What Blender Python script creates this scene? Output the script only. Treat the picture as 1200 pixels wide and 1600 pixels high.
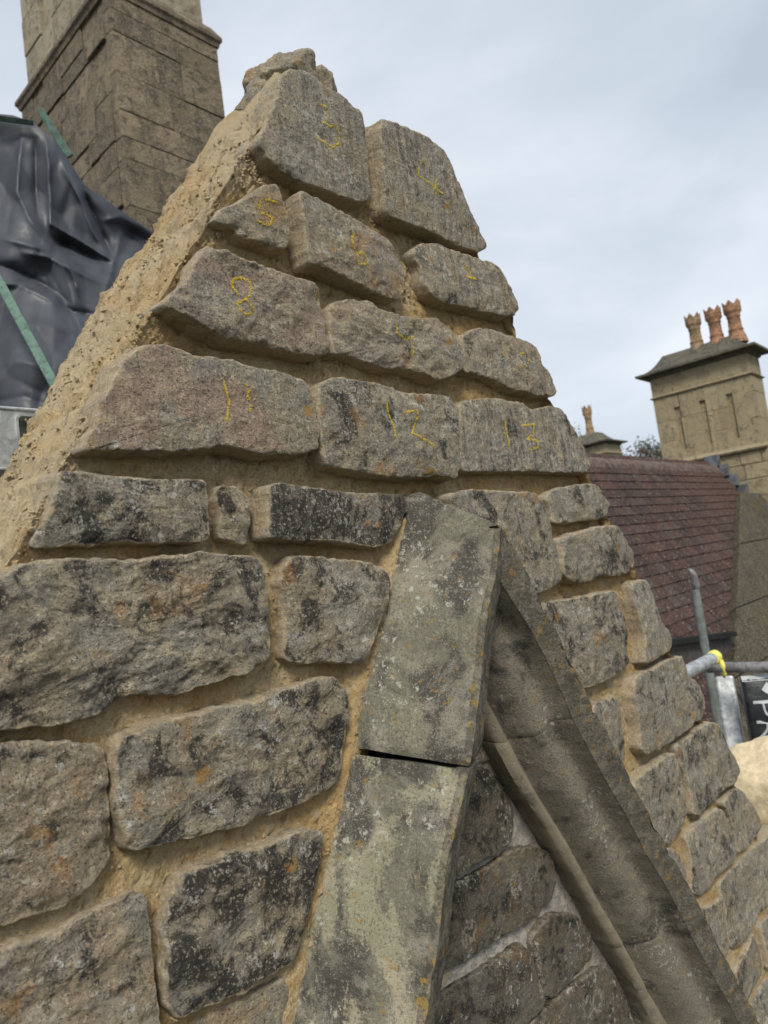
import bpy, math, random
import numpy as np
from mathutils import Vector, Matrix
from mathutils.bvhtree import BVHTree
rad = math.radians
for o in list(bpy.data.objects): bpy.data.objects.remove(o)
scene = bpy.context.scene
COL = scene.collection

# ------------------------------------------------------------------ camera
# X runs along the gable wall, Y goes back through it, Z is up. The camera stands 0.8 m in front.
YAW, PITCH, ROLL = rad(42.5), rad(5.0), rad(-7.6)
fh = Vector((math.cos(YAW), math.sin(YAW), 0)); rh = Vector((math.sin(YAW), -math.cos(YAW), 0))
fw = math.cos(PITCH)*fh + math.sin(PITCH)*Vector((0, 0, 1)); up0 = rh.cross(fw)
cr = math.cos(ROLL)*rh + math.sin(ROLL)*up0; cu = -math.sin(ROLL)*rh + math.cos(ROLL)*up0
cam = bpy.data.cameras.new('camera'); camo = bpy.data.objects.new('camera', cam); COL.objects.link(camo)
m = Matrix.Identity(4)
for i in range(3): m[i][0], m[i][1], m[i][2] = cr[i], cu[i], -fw[i]
m[0][3], m[1][3], m[2][3] = 0.0, -0.8, 6.0
camo.matrix_world = m
cam.sensor_width = 36; cam.lens = 1110/1600*36; cam.clip_start = .02; cam.clip_end = 3000
cam.dof.use_dof = True; cam.dof.focus_distance = 1.12; cam.dof.aperture_fstop = 7.0
scene.camera = camo

# ------------------------------------------------------------------ world, sun, exposure
SUN_EL, SUN_AZ = rad(47), rad(224)          # azimuth clockwise from +Y
w = bpy.data.worlds.new('World'); scene.world = w; w.use_nodes = True
nt = w.node_tree; N = nt.nodes; Lk = nt.links
for n in list(N): N.remove(n)
wo = N.new('ShaderNodeOutputWorld'); bg = N.new('ShaderNodeBackground'); bg.inputs[1].default_value = .1
sky = N.new('ShaderNodeTexSky'); sky.sky_type = 'NISHITA'; sky.sun_disc = False
sky.sun_elevation = SUN_EL; sky.sun_rotation = SUN_AZ; sky.dust_density = 2.0
tc = N.new('ShaderNodeTexCoord'); mp = N.new('ShaderNodeMapping'); mp.inputs['Scale'].default_value = (1, 1, 2.2)
mp.inputs['Location'].default_value = (3.1, 1.7, .4)
n1 = N.new('ShaderNodeTexNoise'); n1.inputs['Scale'].default_value = 1.7; n1.inputs['Detail'].default_value = 6; n1.inputs['Roughness'].default_value = .52
n1.inputs['Distortion'].default_value = .3
rp = N.new('ShaderNodeValToRGB'); e = rp.color_ramp.elements
e[0].position = .33; e[0].color = (2.6, 2.95, 3.38, 1); e[1].position = .70; e[1].color = (4.25, 4.45, 4.75, 1)
mid = rp.color_ramp.elements.new(.5); mid.color = (3.2, 3.52, 3.93, 1)
mx = N.new('ShaderNodeMix'); mx.data_type = 'RGBA'; mx.inputs[0].default_value = .93
Lk.new(tc.outputs['Generated'], mp.inputs[0]); Lk.new(mp.outputs[0], n1.inputs['Vector']); Lk.new(n1.outputs[0], rp.inputs[0])
Lk.new(sky.outputs[0], mx.inputs[6]); Lk.new(rp.outputs[0], mx.inputs[7]); Lk.new(mx.outputs[2], bg.inputs[0]); Lk.new(bg.outputs[0], wo.inputs[0])
sl = bpy.data.lights.new('sun', 'SUN'); sl.energy = 1.5; sl.angle = rad(18); sl.color = (1, .94, .83)
so = bpy.data.objects.new('sun', sl); COL.objects.link(so)
sd = Vector((math.sin(SUN_AZ)*math.cos(SUN_EL), math.cos(SUN_AZ)*math.cos(SUN_EL), math.sin(SUN_EL)))
so.rotation_euler = sd.to_track_quat('Z', 'Y').to_euler(); so.location = (0, -3, 14)
vs = scene.view_settings; vs.view_transform = 'Standard'; vs.look = 'None'; vs.exposure = 1.08; vs.gamma = 1; vs.use_curve_mapping = False

# ------------------------------------------------------------------ measured outlines (metres: x along the wall, z up)
CAM_LOC=(0.0,-0.8,6.0)
WALL_STONES=[
 ([(0.7644,6.8301),(0.7824,6.8549),(0.8208,6.8751),(0.863,6.8696),(0.9151,6.8697),(0.9658,6.8637),(0.969,6.8428),(0.9661,6.789),(0.958,6.708),(0.9536,6.6809),(0.8785,6.6622),(0.8034,6.6571),(0.7415,6.6616),(0.7132,6.6696),(0.6929,6.691),(0.7128,6.7209),(0.7341,6.7567),(0.7509,6.796)],0.0,3,5,(0.26,0.05,0.3,0.7),'3',[[(0.8424,6.8209),(0.8646,6.8228),(0.8692,6.8123),(0.8491,6.7868),(0.8682,6.788),(0.8864,6.8002)],[(0.886,6.7981),(0.8895,6.7803),(0.8846,6.7634),(0.8679,6.7492),(0.846,6.7498),(0.8255,6.7483)]]),
 ([(1.0126,6.8604),(1.0608,6.8716),(1.1274,6.8781),(1.1709,6.8804),(1.215,6.8762),(1.238,6.8545),(1.2641,6.8027),(1.2998,6.7464),(1.3352,6.7038),(1.3374,6.692),(1.2911,6.6707),(1.2316,6.666),(1.1675,6.6664),(1.1069,6.6649),(1.042,6.6628),(0.9964,6.6628),(0.9879,6.6759),(0.9927,6.7194),(0.994,6.7834),(0.9973,6.8274)],0.0,3,4,(0.38,0.0,0.3,1.0),'4',[[(1.1279,6.8209),(1.1045,6.79),(1.104,6.7757),(1.1303,6.7733),(1.1555,6.7701),(1.1888,6.7606)],[(1.1636,6.7873),(1.1548,6.767),(1.1561,6.7531)]]),
 ([(0.7223,6.6347),(0.7299,6.6222),(0.7364,6.5992),(0.742,6.5794),(0.738,6.5533),(0.7317,6.5322),(0.7192,6.5289),(0.6818,6.5294),(0.646,6.5282),(0.6377,6.5375),(0.6136,6.5395),(0.5996,6.5387),(0.61,6.5535),(0.637,6.5739),(0.6766,6.6051),(0.6996,6.623)],0.0,4,3,(0.03,0.0,0.5,0.2),'5',[[(0.719,6.5985),(0.7,6.5979),(0.6872,6.5946),(0.6809,6.5737),(0.6967,6.5749),(0.7065,6.5709),(0.7005,6.5587),(0.6899,6.5567),(0.6758,6.5578)]]),
 ([(0.7661,6.6315),(0.7939,6.633),(0.8173,6.631),(0.8616,6.6293),(0.9083,6.6275),(0.9513,6.6217),(0.9844,6.6145),(1.0051,6.5992),(1.0125,6.5761),(1.019,6.5484),(1.01,6.5194),(0.9943,6.5018),(0.9556,6.4978),(0.9172,6.5008),(0.8702,6.5048),(0.8306,6.5091),(0.7926,6.5112),(0.7674,6.5124),(0.7645,6.5368),(0.7653,6.5694),(0.7612,6.6008),(0.7595,6.6184)],0.005,6,9,(0.12,0.3,0.45,0.3),'6',[[(0.8893,6.5965),(0.8761,6.5812),(0.8759,6.5657),(0.8847,6.5563),(0.8821,6.5422),(0.8918,6.5379),(0.9092,6.5448),(0.9086,6.5565),(0.9017,6.5626),(0.8874,6.557)]]),
 ([(1.0939,6.6354),(1.1369,6.6468),(1.1933,6.6456),(1.262,6.6489),(1.3268,6.6503),(1.3618,6.6388),(1.3842,6.6087),(1.4037,6.5825),(1.4078,6.5581),(1.3929,6.5427),(1.3462,6.5306),(1.2797,6.5288),(1.217,6.5262),(1.1654,6.5252),(1.1236,6.5257),(1.0983,6.5337),(1.086,6.5527),(1.086,6.5831),(1.063,6.6121)],0.0,5,8,(0.32,0.0,0.45,0.8),'7',[[(1.2127,6.6179),(1.2371,6.6097),(1.2375,6.5957),(1.2271,6.5747)],[(1.2175,6.5911),(1.2346,6.5931),(1.2524,6.5934)],[(1.2217,6.593),(1.2488,6.5944)]]),
 ([(0.4906,6.3857),(0.5118,6.4075),(0.5333,6.4256),(0.547,6.4561),(0.5713,6.4873),(0.6034,6.4879),(0.6286,6.4855),(0.6597,6.4852),(0.6992,6.4814),(0.7429,6.4821),(0.7699,6.4829),(0.7896,6.4764),(0.7914,6.4453),(0.7958,6.4213),(0.7974,6.3892),(0.794,6.3694),(0.7674,6.3602),(0.7236,6.3601),(0.681,6.3608),(0.6422,6.3627),(0.5938,6.3598),(0.5692,6.365),(0.537,6.3749),(0.5088,6.3822)],0.005,5,4,(0.08,0.5,0.4,0.3),'8',[[(0.6277,6.4217),(0.6137,6.4285),(0.6079,6.44),(0.6148,6.4502),(0.6306,6.4563),(0.6432,6.451),(0.6418,6.436),(0.6335,6.4229),(0.6255,6.4197)],[(0.6254,6.419),(0.6133,6.4124),(0.6147,6.4031),(0.6262,6.3973),(0.6422,6.4035),(0.6412,6.4098),(0.6328,6.4179),(0.6274,6.4201)]]),
 ([(0.8106,6.4476),(0.8322,6.4629),(0.8693,6.4761),(0.9082,6.4805),(0.9442,6.4699),(0.9721,6.4631),(1.033,6.4693),(1.0989,6.4787),(1.1246,6.4662),(1.1415,6.4493),(1.1637,6.4262),(1.1629,6.3955),(1.1369,6.3751),(1.0711,6.3533),(1.0286,6.3607),(0.9805,6.3657),(0.923,6.3607),(0.8763,6.3694),(0.8358,6.3737),(0.8089,6.371),(0.8073,6.4033)],0.0,8,10,(0.12,0.2,0.6,0.0),'9',[[(0.9681,6.4459),(0.9656,6.4275),(0.9866,6.4216),(1.0067,6.426)],[(1.0144,6.4396),(1.0096,6.4163),(1.0031,6.3909)]]),
 ([(1.1915,6.4668),(1.2539,6.4893),(1.3194,6.4928),(1.3872,6.4892),(1.4512,6.4893),(1.4768,6.4726),(1.4925,6.4334),(1.5137,6.4048),(1.53,6.3752),(1.5114,6.364),(1.4242,6.362),(1.3364,6.3662),(1.2737,6.3796),(1.2208,6.3871),(1.1802,6.3889),(1.1826,6.4294)],0.0,5,7,(0.2,0.15,0.5,0.6),'10',[[(1.3344,6.4541),(1.3322,6.4393),(1.3308,6.4246)],[(1.3851,6.4492),(1.3735,6.423),(1.3937,6.4157),(1.4164,6.4386),(1.4045,6.4545),(1.3851,6.4492)]]),
 ([(0.3702,6.1895),(0.3885,6.2203),(0.399,6.2469),(0.4151,6.2723),(0.4288,6.3006),(0.4663,6.3309),(0.5003,6.3335),(0.5312,6.3284),(0.5643,6.3277),(0.6002,6.3271),(0.6364,6.3224),(0.6871,6.32),(0.7168,6.3175),(0.7382,6.3047),(0.7465,6.2748),(0.7464,6.234),(0.7397,6.2093),(0.7147,6.2003),(0.6766,6.196),(0.6183,6.1957),(0.5657,6.2044),(0.5316,6.1977),(0.4985,6.1929),(0.4534,6.1912),(0.4149,6.1913),(0.3934,6.1912)],0.005,4,4,(0.06,0.7,0.4,0.3),'11',[[(0.5791,6.297),(0.5808,6.2783),(0.5834,6.2633),(0.5771,6.2507),(0.5742,6.2369)],[(0.6141,6.2973),(0.6165,6.2882),(0.6147,6.2755),(0.6209,6.2667),(0.6162,6.2544)]]),
 ([(0.7637,6.3106),(0.7819,6.3231),(0.8187,6.3292),(0.8585,6.3284),(0.9111,6.3268),(0.9545,6.3198),(0.9949,6.316),(1.0581,6.3201),(1.0937,6.3173),(1.107,6.3015),(1.1063,6.2635),(1.1033,6.2213),(1.0931,6.1836),(1.0802,6.1628),(1.0307,6.1683),(0.9458,6.1652),(0.8799,6.1663),(0.8298,6.1727),(0.7921,6.179),(0.7604,6.1833),(0.7553,6.1934),(0.7546,6.2239),(0.757,6.2651)],0.005,5,6,(0.6,0.0,0.35,0.3),'12',[[(0.9098,6.2924),(0.9144,6.2739),(0.9211,6.2516),(0.9212,6.2327)],[(0.9578,6.2792),(0.9854,6.2853),(0.9855,6.2715),(0.9732,6.2549),(0.9644,6.2408),(0.984,6.236),(1.0063,6.2272),(1.0206,6.2219)]]),
 ([(1.141,6.3118),(1.1721,6.3251),(1.2303,6.3332),(1.2962,6.338),(1.373,6.338),(1.4123,6.3237),(1.4476,6.3296),(1.4937,6.3381),(1.5451,6.3378),(1.5774,6.3102),(1.6164,6.2597),(1.6343,6.2331),(1.6423,6.1961),(1.6109,6.1827),(1.5147,6.1812),(1.3716,6.1818),(1.2547,6.1812),(1.1694,6.1797),(1.1199,6.1788),(1.1155,6.204),(1.1273,6.2362),(1.128,6.2746)],0.0,4,4,(0.5,0.0,0.3,1.0),'13',[[(1.2909,6.2886),(1.2898,6.2644),(1.2895,6.2313)],[(1.3557,6.2838),(1.404,6.2901),(1.3984,6.2707),(1.3643,6.2531),(1.405,6.252),(1.4064,6.2362),(1.3572,6.2279)]]),
 ([(0.348,6.1652),(0.3725,6.1644),(0.411,6.1585),(0.4524,6.1554),(0.4971,6.1538),(0.5272,6.1531),(0.5309,6.144),(0.5302,6.1182),(0.5305,6.0897),(0.5271,6.0757),(0.5124,6.0738),(0.4729,6.0787),(0.4299,6.0798),(0.3898,6.0807),(0.3523,6.0817),(0.324,6.0809),(0.3083,6.0831),(0.3225,6.1036),(0.3309,6.1201),(0.3371,6.1369),(0.3436,6.1565)],0.0,5,5,(0.72,0.0,0.25,0.0),None,[]),
 ([(0.5593,6.1476),(0.5839,6.1491),(0.6009,6.1415),(0.6092,6.1276),(0.6057,6.0972),(0.6011,6.0702),(0.594,6.0661),(0.5737,6.0739),(0.5552,6.0772),(0.5583,6.1137)],-0.012,6,6,(0.42,0.0,0.6,0.0),None,[]),
 ([(0.6319,6.1469),(0.6613,6.1485),(0.7142,6.1437),(0.78,6.1368),(0.853,6.1345),(0.9114,6.1341),(0.9414,6.1301),(0.9472,6.1168),(0.9305,6.0909),(0.9059,6.066),(0.8783,6.0493),(0.8468,6.0483),(0.7894,6.0569),(0.7314,6.0645),(0.6811,6.0679),(0.6382,6.0727),(0.6193,6.0737),(0.6271,6.1008),(0.6288,6.1253)],0.0,4,4,(0.84,0.0,0.2,0.3),None,[]),
 ([(0.2695,6.0492),(0.2913,6.0615),(0.3227,6.0632),(0.378,6.0612),(0.4112,6.0564),(0.4678,6.0569),(0.5141,6.0594),(0.5627,6.0518),(0.5835,6.0503),(0.6041,6.0435),(0.6095,6.0198),(0.6098,5.9843),(0.6076,5.9466),(0.6031,5.9167),(0.5907,5.9059),(0.565,5.897),(0.5246,5.8949),(0.4894,5.8939),(0.4617,5.8872),(0.44,5.8933),(0.4064,5.9005),(0.3846,5.9015),(0.3668,5.8897),(0.3579,5.8883),(0.3206,5.8881),(0.2881,5.8933),(0.2575,5.8969),(0.2229,5.8981),(0.2054,5.9219),(0.2068,5.9825),(0.2323,6.029)],0.005,9,12,(0.6,0.0,0.35,0.0),None,[]),
 ([(0.669,6.0429),(0.7021,6.0437),(0.7528,6.0335),(0.7982,6.0267),(0.8358,6.0169),(0.8615,6.0041),(0.8665,5.9895),(0.8495,5.9562),(0.8343,5.9305),(0.8147,5.906),(0.7968,5.8888),(0.7793,5.8719),(0.7607,5.872),(0.7263,5.8805),(0.689,5.8872),(0.6495,5.8934),(0.6316,5.9028),(0.6354,5.9275),(0.6437,5.9564),(0.6464,5.9864),(0.6443,6.011),(0.6514,6.0318)],0.0,7,9,(0.62,0.0,0.4,0.0),None,[]),
 ([(0.2578,5.8794),(0.2883,5.874),(0.3254,5.8663),(0.3429,5.8597),(0.3638,5.8507),(0.368,5.8411),(0.3658,5.8047),(0.3659,5.7699),(0.3611,5.7372),(0.3539,5.7236),(0.3387,5.7141),(0.3174,5.7076),(0.2991,5.7024),(0.2699,5.7073),(0.2445,5.7104),(0.211,5.7123),(0.1817,5.7424),(0.1843,5.8212),(0.196,5.882),(0.229,5.884)],0.0,8,9,(0.42,0.15,0.5,0.0),None,[]),
 ([(0.3762,5.8499),(0.3875,5.8562),(0.4116,5.8603),(0.4449,5.862),(0.4888,5.8594),(0.5199,5.8602),(0.5698,5.8574),(0.6251,5.8619),(0.6846,5.8625),(0.7219,5.857),(0.7413,5.8389),(0.7437,5.8146),(0.7282,5.7806),(0.7166,5.7374),(0.697,5.7139),(0.6467,5.7063),(0.5829,5.7082),(0.5356,5.7095),(0.4852,5.7175),(0.4421,5.7244),(0.4019,5.7308),(0.3807,5.7343),(0.3761,5.7484),(0.3713,5.7743),(0.3716,5.8055),(0.372,5.8313)],0.005,6,9,(0.67,0.0,0.45,0.0),None,[]),
 ([(0.2429,5.6901),(0.2723,5.6858),(0.3037,5.6813),(0.3261,5.6844),(0.3542,5.6844),(0.384,5.6844),(0.3961,5.6753),(0.3976,5.6538),(0.3949,5.6087),(0.3942,5.5681),(0.392,5.5286),(0.3799,5.4954),(0.3396,5.4933),(0.2753,5.508),(0.2083,5.5276),(0.165,5.5608),(0.1659,5.6508),(0.1785,5.6935),(0.2098,5.6955)],0.0,8,9,(0.54,0.2,0.6,0.0),None,[]),
 ([(0.4401,5.6821),(0.4604,5.684),(0.4961,5.6806),(0.5438,5.6759),(0.596,5.6735),(0.6326,5.6677),(0.6603,5.6567),(0.6492,5.6262),(0.6365,5.597),(0.621,5.5727),(0.6058,5.549),(0.5915,5.5285),(0.5791,5.5183),(0.5548,5.5194),(0.5277,5.5173),(0.4962,5.5205),(0.4609,5.5275),(0.4331,5.5335),(0.4169,5.5351),(0.4058,5.5545),(0.4038,5.5829),(0.4101,5.6029),(0.4089,5.6382),(0.4197,5.6499),(0.4244,5.6668)],0.005,6,8,(0.8,0.0,0.3,0.0),None,[]),
 ([(0.4579,5.5093),(0.4847,5.5085),(0.532,5.505),(0.5724,5.5008),(0.5787,5.4858),(0.5643,5.4473),(0.5436,5.4122),(0.4552,5.4195),(0.4345,5.4597),(0.4319,5.5067)],-0.012,3,4,(0.05,0.5,1.0,0.0),None,[]),
 ([(1.0478,6.1312),(1.1236,6.1389),(1.1967,6.1404),(1.2907,6.136),(1.3771,6.1351),(1.4075,6.1138),(1.4254,6.0796),(1.4232,6.041),(1.4323,6.002),(1.4408,5.958),(1.42,5.9313),(1.3596,5.9225),(1.3186,5.9187),(1.2541,5.9433),(1.1638,6.0112),(1.1057,6.0646),(1.0609,6.1028)],0.0,5,4,(0.63,0.1,0.3,0.25),None,[]),
 ([(1.443,6.1378),(1.5257,6.1477),(1.6366,6.1558),(1.6693,6.1505),(1.6962,6.1259),(1.7148,6.1037),(1.7027,6.0766),(1.6637,6.0669),(1.5731,6.0658),(1.4793,6.065),(1.431,6.0668),(1.433,6.089),(1.4196,6.1233)],0.0,4,5,(0.48,0.0,0.3,0.15),None,[]),
 ([(1.4329,6.0261),(1.521,6.0363),(1.6335,6.0468),(1.7528,6.0446),(1.7855,6.0292),(1.8115,5.994),(1.8401,5.9637),(1.8447,5.9405),(1.7847,5.9241),(1.683,5.9213),(1.6274,5.9306),(1.5353,5.9199),(1.4477,5.9334),(1.4285,5.9495),(1.4322,5.9924)],0.0,5,5,(0.58,0.0,0.27,0.15),None,[]),
 ([(1.3334,5.8944),(1.4054,5.8904),(1.4939,5.8897),(1.601,5.8877),(1.6932,5.8829),(1.7193,5.8532),(1.7158,5.8107),(1.7183,5.7676),(1.7089,5.7267),(1.7052,5.7009),(1.6462,5.6911),(1.5415,5.6864),(1.4581,5.689),(1.4006,5.7239),(1.3516,5.8057),(1.3244,5.8639)],0.0,7,6,(0.68,0.0,0.24,0.25),None,[]),
 ([(1.7765,5.8984),(1.8567,5.8962),(1.8805,5.8681),(1.8967,5.8203),(1.92,5.7711),(1.9579,5.7366),(1.9656,5.712),(1.9318,5.6943),(1.8565,5.6902),(1.7855,5.6863),(1.7668,5.6897),(1.7956,5.7446),(1.7868,5.7898),(1.7718,5.8356)],0.005,3,3,(0.48,0.0,0.24,0.7),None,[]),
 ([(1.7037,5.6644),(1.8032,5.6667),(1.9194,5.6707),(2.0255,5.6638),(2.0469,5.639),(2.0621,5.6001),(2.1156,5.5683),(2.1409,5.5293),(2.1385,5.4991),(2.111,5.4689),(2.0388,5.48),(1.9847,5.4699),(1.8759,5.469),(1.7767,5.4707),(1.6896,5.4837),(1.6732,5.506),(1.686,5.5385),(1.6815,5.5911),(1.6848,5.6317)],0.0,5,4,(0.48,0.0,0.27,0.45),None,[]),
 ([(1.4836,5.6454),(1.5581,5.6435),(1.6142,5.6414),(1.6383,5.6108),(1.6335,5.5662),(1.6271,5.5175),(1.6089,5.485),(1.547,5.5193),(1.4768,5.5949)],-0.01,4,4,(0.58,0.0,0.24,0.25),None,[]),
 ([(1.6102,5.4386),(1.6987,5.4428),(1.807,5.4438),(1.8827,5.4341),(1.8896,5.399),(1.8965,5.3473),(1.8985,5.2917),(1.8637,5.2597),(1.794,5.2518),(1.7497,5.2468),(1.6685,5.3059),(1.595,5.3993)],0.0,5,4,(0.53,0.0,0.21,0.35),None,[]),
 ([(1.9029,5.4453),(2.0065,5.447),(2.1296,5.4523),(2.1953,5.4365),(2.2491,5.3919),(2.2661,5.3495),(2.3011,5.3018),(2.3095,5.2611),(2.2794,5.2445),(2.1741,5.2514),(2.0633,5.2502),(1.9609,5.2491),(1.9273,5.263),(1.9353,5.2966),(1.9328,5.3588),(1.9076,5.4051)],0.0,5,4,(0.53,0.0,0.27,0.45),None,[]),
 ([(1.8704,5.225),(1.9822,5.2251),(2.0862,5.2253),(2.1305,5.205),(2.1596,5.1534),(2.1782,5.0988),(2.1725,5.0708),(2.1295,5.0631),(2.023,5.0691),(1.9334,5.0602),(1.8887,5.0676),(1.8517,5.088),(1.8687,5.1397),(1.8772,5.1902)],0.0,4,4,(0.43,0.0,0.3,0.35),None,[]),
 ([(2.1413,5.2254),(2.2791,5.2256),(2.3418,5.1873),(2.3971,5.1309),(2.4381,5.0847),(2.4441,5.0563),(2.3924,5.0481),(2.2856,5.0542),(2.1888,5.0648),(2.1836,5.0908),(2.1895,5.1371),(2.1627,5.1944)],0.0,4,4,(0.53,0.0,0.33,0.45),None,[]),
 ([(1.7349,5.2463),(1.8014,5.2065),(1.8287,5.17),(1.829,5.1383),(1.8145,5.123),(1.7554,5.167)],-0.005,4,3,(0.53,0.0,0.21,0.25),None,[]),
 ([(2.0277,5.0108),(2.0293,5.044),(2.1708,5.0362),(2.3346,5.027),(2.5339,5.0054),(2.7429,4.9544),(2.8223,4.8172),(2.5602,4.8134),(2.3272,4.851),(2.2534,4.8603),(2.1935,4.8449),(2.1152,4.845),(2.0332,4.8705),(2.026,4.9072),(2.0313,4.9671)],0.0,5,4,(0.48,0.0,0.3,0.35),None,[]),
 ([(1.8753,5.0323),(1.954,5.0195),(2.025,5.0069),(2.0304,4.9666),(2.0303,4.9161),(2.023,4.8775),(1.9943,4.8617),(1.9371,4.9127),(1.8787,4.991)],-0.004,4,3,(0.43,0.0,0.36,0.25),None,[]),
 ([(2.0193,4.821),(2.1163,4.8176),(2.1961,4.825),(2.2251,4.821),(2.25,4.7828),(2.2601,4.733),(2.2512,4.7057),(2.1827,4.6991),(2.0947,4.7043),(2.0409,4.7606)],-0.004,4,4,(0.53,0.0,0.27,0.25),None,[]),
 ([(2.265,4.8315),(2.3426,4.8211),(2.4337,4.7966),(2.5217,4.7296),(2.4703,4.6838),(2.2676,4.7034),(2.268,4.7303),(2.2623,4.7873)],0.0,4,4,(0.38,0.0,0.3,0.25),None,[]),
 ([(2.1232,4.6771),(2.1866,4.6796),(2.2509,4.6789),(2.3223,4.6578),(2.3801,4.5831),(2.2794,4.5659),(2.1777,4.5885),(2.1268,4.6326)],-0.004,4,4,(0.53,0.0,0.24,0.25),None,[]),
]
TYMPANUM_STONES=[
 ([(1.095,5.6981),(1.1196,5.6711),(1.1363,5.6359),(1.1179,5.6305),(1.0663,5.6347),(1.0386,5.6489),(1.0596,5.6812)],-0.03,1.4,3,(0.05,0.2,0.5,0.0),None,[]),
 ([(1.0375,5.6284),(1.0788,5.6225),(1.1183,5.6011),(1.1485,5.5633),(1.1615,5.5207),(1.1562,5.4875),(1.1297,5.4706),(1.0924,5.465),(1.0412,5.4719),(0.9934,5.4755),(0.9556,5.478),(0.9336,5.4905),(0.9499,5.5506),(0.9926,5.6147)],-0.024,2.8,3,(0.6,0.0,0.35,0.0),None,[]),
 ([(0.9544,5.4642),(1.0046,5.4569),(1.0474,5.4545),(1.1003,5.4554),(1.1455,5.4521),(1.2052,5.4358),(1.2479,5.4071),(1.2613,5.3762),(1.2569,5.3433),(1.2342,5.3223),(1.1914,5.3165),(1.1281,5.3197),(1.0523,5.329),(0.9908,5.3357),(0.947,5.3391),(0.9013,5.3476),(0.8497,5.3664),(0.8847,5.4382),(0.9123,5.4623)],-0.024,2.8,3,(0.6,0.0,0.3,0.0),None,[]),
 ([(0.9026,5.3125),(0.9604,5.3067),(1.0219,5.3003),(1.0651,5.2965),(1.1146,5.2929),(1.1328,5.2728),(1.1478,5.236),(1.1521,5.2034),(1.1616,5.1738),(1.1474,5.1656),(1.1119,5.1653),(1.0796,5.1586),(1.0364,5.1489),(0.9098,5.1948),(0.816,5.261),(0.8377,5.3148)],-0.024,2.8,3,(0.6,0.0,0.2,0.0),None,[]),
 ([(1.1559,5.2876),(1.1876,5.2967),(1.2309,5.297),(1.3133,5.2618),(1.3553,5.2207),(1.374,5.19),(1.3766,5.1504),(1.2948,5.1505),(1.2169,5.1538),(1.1894,5.1584),(1.1664,5.1761),(1.1541,5.2331)],-0.025,2.8,3,(0.6,0.0,0.3,0.0),None,[]),
 ([(1.106,5.1567),(1.2072,5.1506),(1.343,5.1323),(1.4025,5.1163),(1.4663,5.0414),(1.4927,4.9523),(1.4934,4.8683),(1.2219,4.973),(1.05,5.1195)],-0.025,2.8,3,(0.6,0.0,0.25,0.0),None,[]),
]
LINE_E0=[(0.9723,6.1391),(0.9585,6.1151),(0.9181,6.0281),(0.8778,5.9667),(0.8476,5.9096),(0.8136,5.8591),(0.7808,5.8161),(0.7559,5.7497),(0.7456,5.7383),(0.7322,5.7168),(0.7011,5.6597),(0.6695,5.6004),(0.6393,5.5637),(0.6168,5.5186),(0.5831,5.4466),(0.5453,5.3852),(0.5125,5.3315)]
LINE_E1=[(0.9877,6.0556),(0.9713,6.0143),(0.9504,5.9694),(0.9229,5.9319),(0.9015,5.8951),(0.8861,5.8539),(0.8679,5.8144),(0.8503,5.7762),(0.8333,5.739),(0.8193,5.7139),(0.7904,5.6757),(0.7647,5.6412),(0.7427,5.6072),(0.7221,5.5646),(0.7032,5.5225),(0.6818,5.4842),(0.6626,5.4484),(0.6287,5.3914),(0.5974,5.3401)]
LINE_L1=[(0.9877,6.0556),(1.0115,6.0224),(1.0388,5.9772),(1.0722,5.9269),(1.1075,5.8703),(1.1375,5.8207),(1.1866,5.7282),(1.2082,5.6957),(1.2546,5.6259),(1.3067,5.5399),(1.3833,5.4264),(1.4331,5.35),(1.5202,5.2263),(1.5674,5.1472),(1.6198,5.0636),(1.6919,4.9499),(1.7332,4.8804),(1.8597,4.676)]
LINE_L2=[(0.9959,5.9584),(1.0281,5.9183),(1.0668,5.8661),(1.1015,5.8083),(1.1389,5.7381),(1.1582,5.6953),(1.2335,5.5764),(1.3001,5.4799),(1.3545,5.3908),(1.4162,5.3079),(1.4603,5.237),(1.5067,5.1568),(1.5671,5.0662),(1.633,4.9672),(1.7973,4.7122)]
LINE_L3=[(0.9737,5.8901),(1.0594,5.745),(1.1124,5.6515),(1.1616,5.5635),(1.2457,5.4397),(1.2741,5.3901),(1.3392,5.281),(1.4103,5.1634),(1.4818,5.0381),(1.5415,4.9449),(1.6616,4.7372)]
LINE_L4=[(0.9602,5.865),(1.0458,5.7251),(1.0774,5.6579),(1.1209,5.581),(1.1911,5.4817),(1.2636,5.3682),(1.3279,5.259),(1.3843,5.1707),(1.4354,5.0823),(1.4685,5.0162),(1.578,4.8103)]
LINE_L5=[(0.999,5.8026),(1.0845,5.6673),(1.1613,5.5463),(1.2108,5.4728),(1.2733,5.3719),(1.333,5.2809),(1.3846,5.1784),(1.4558,5.0767),(1.4918,4.9986),(1.5046,4.9447),(1.5949,4.7717)]

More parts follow.
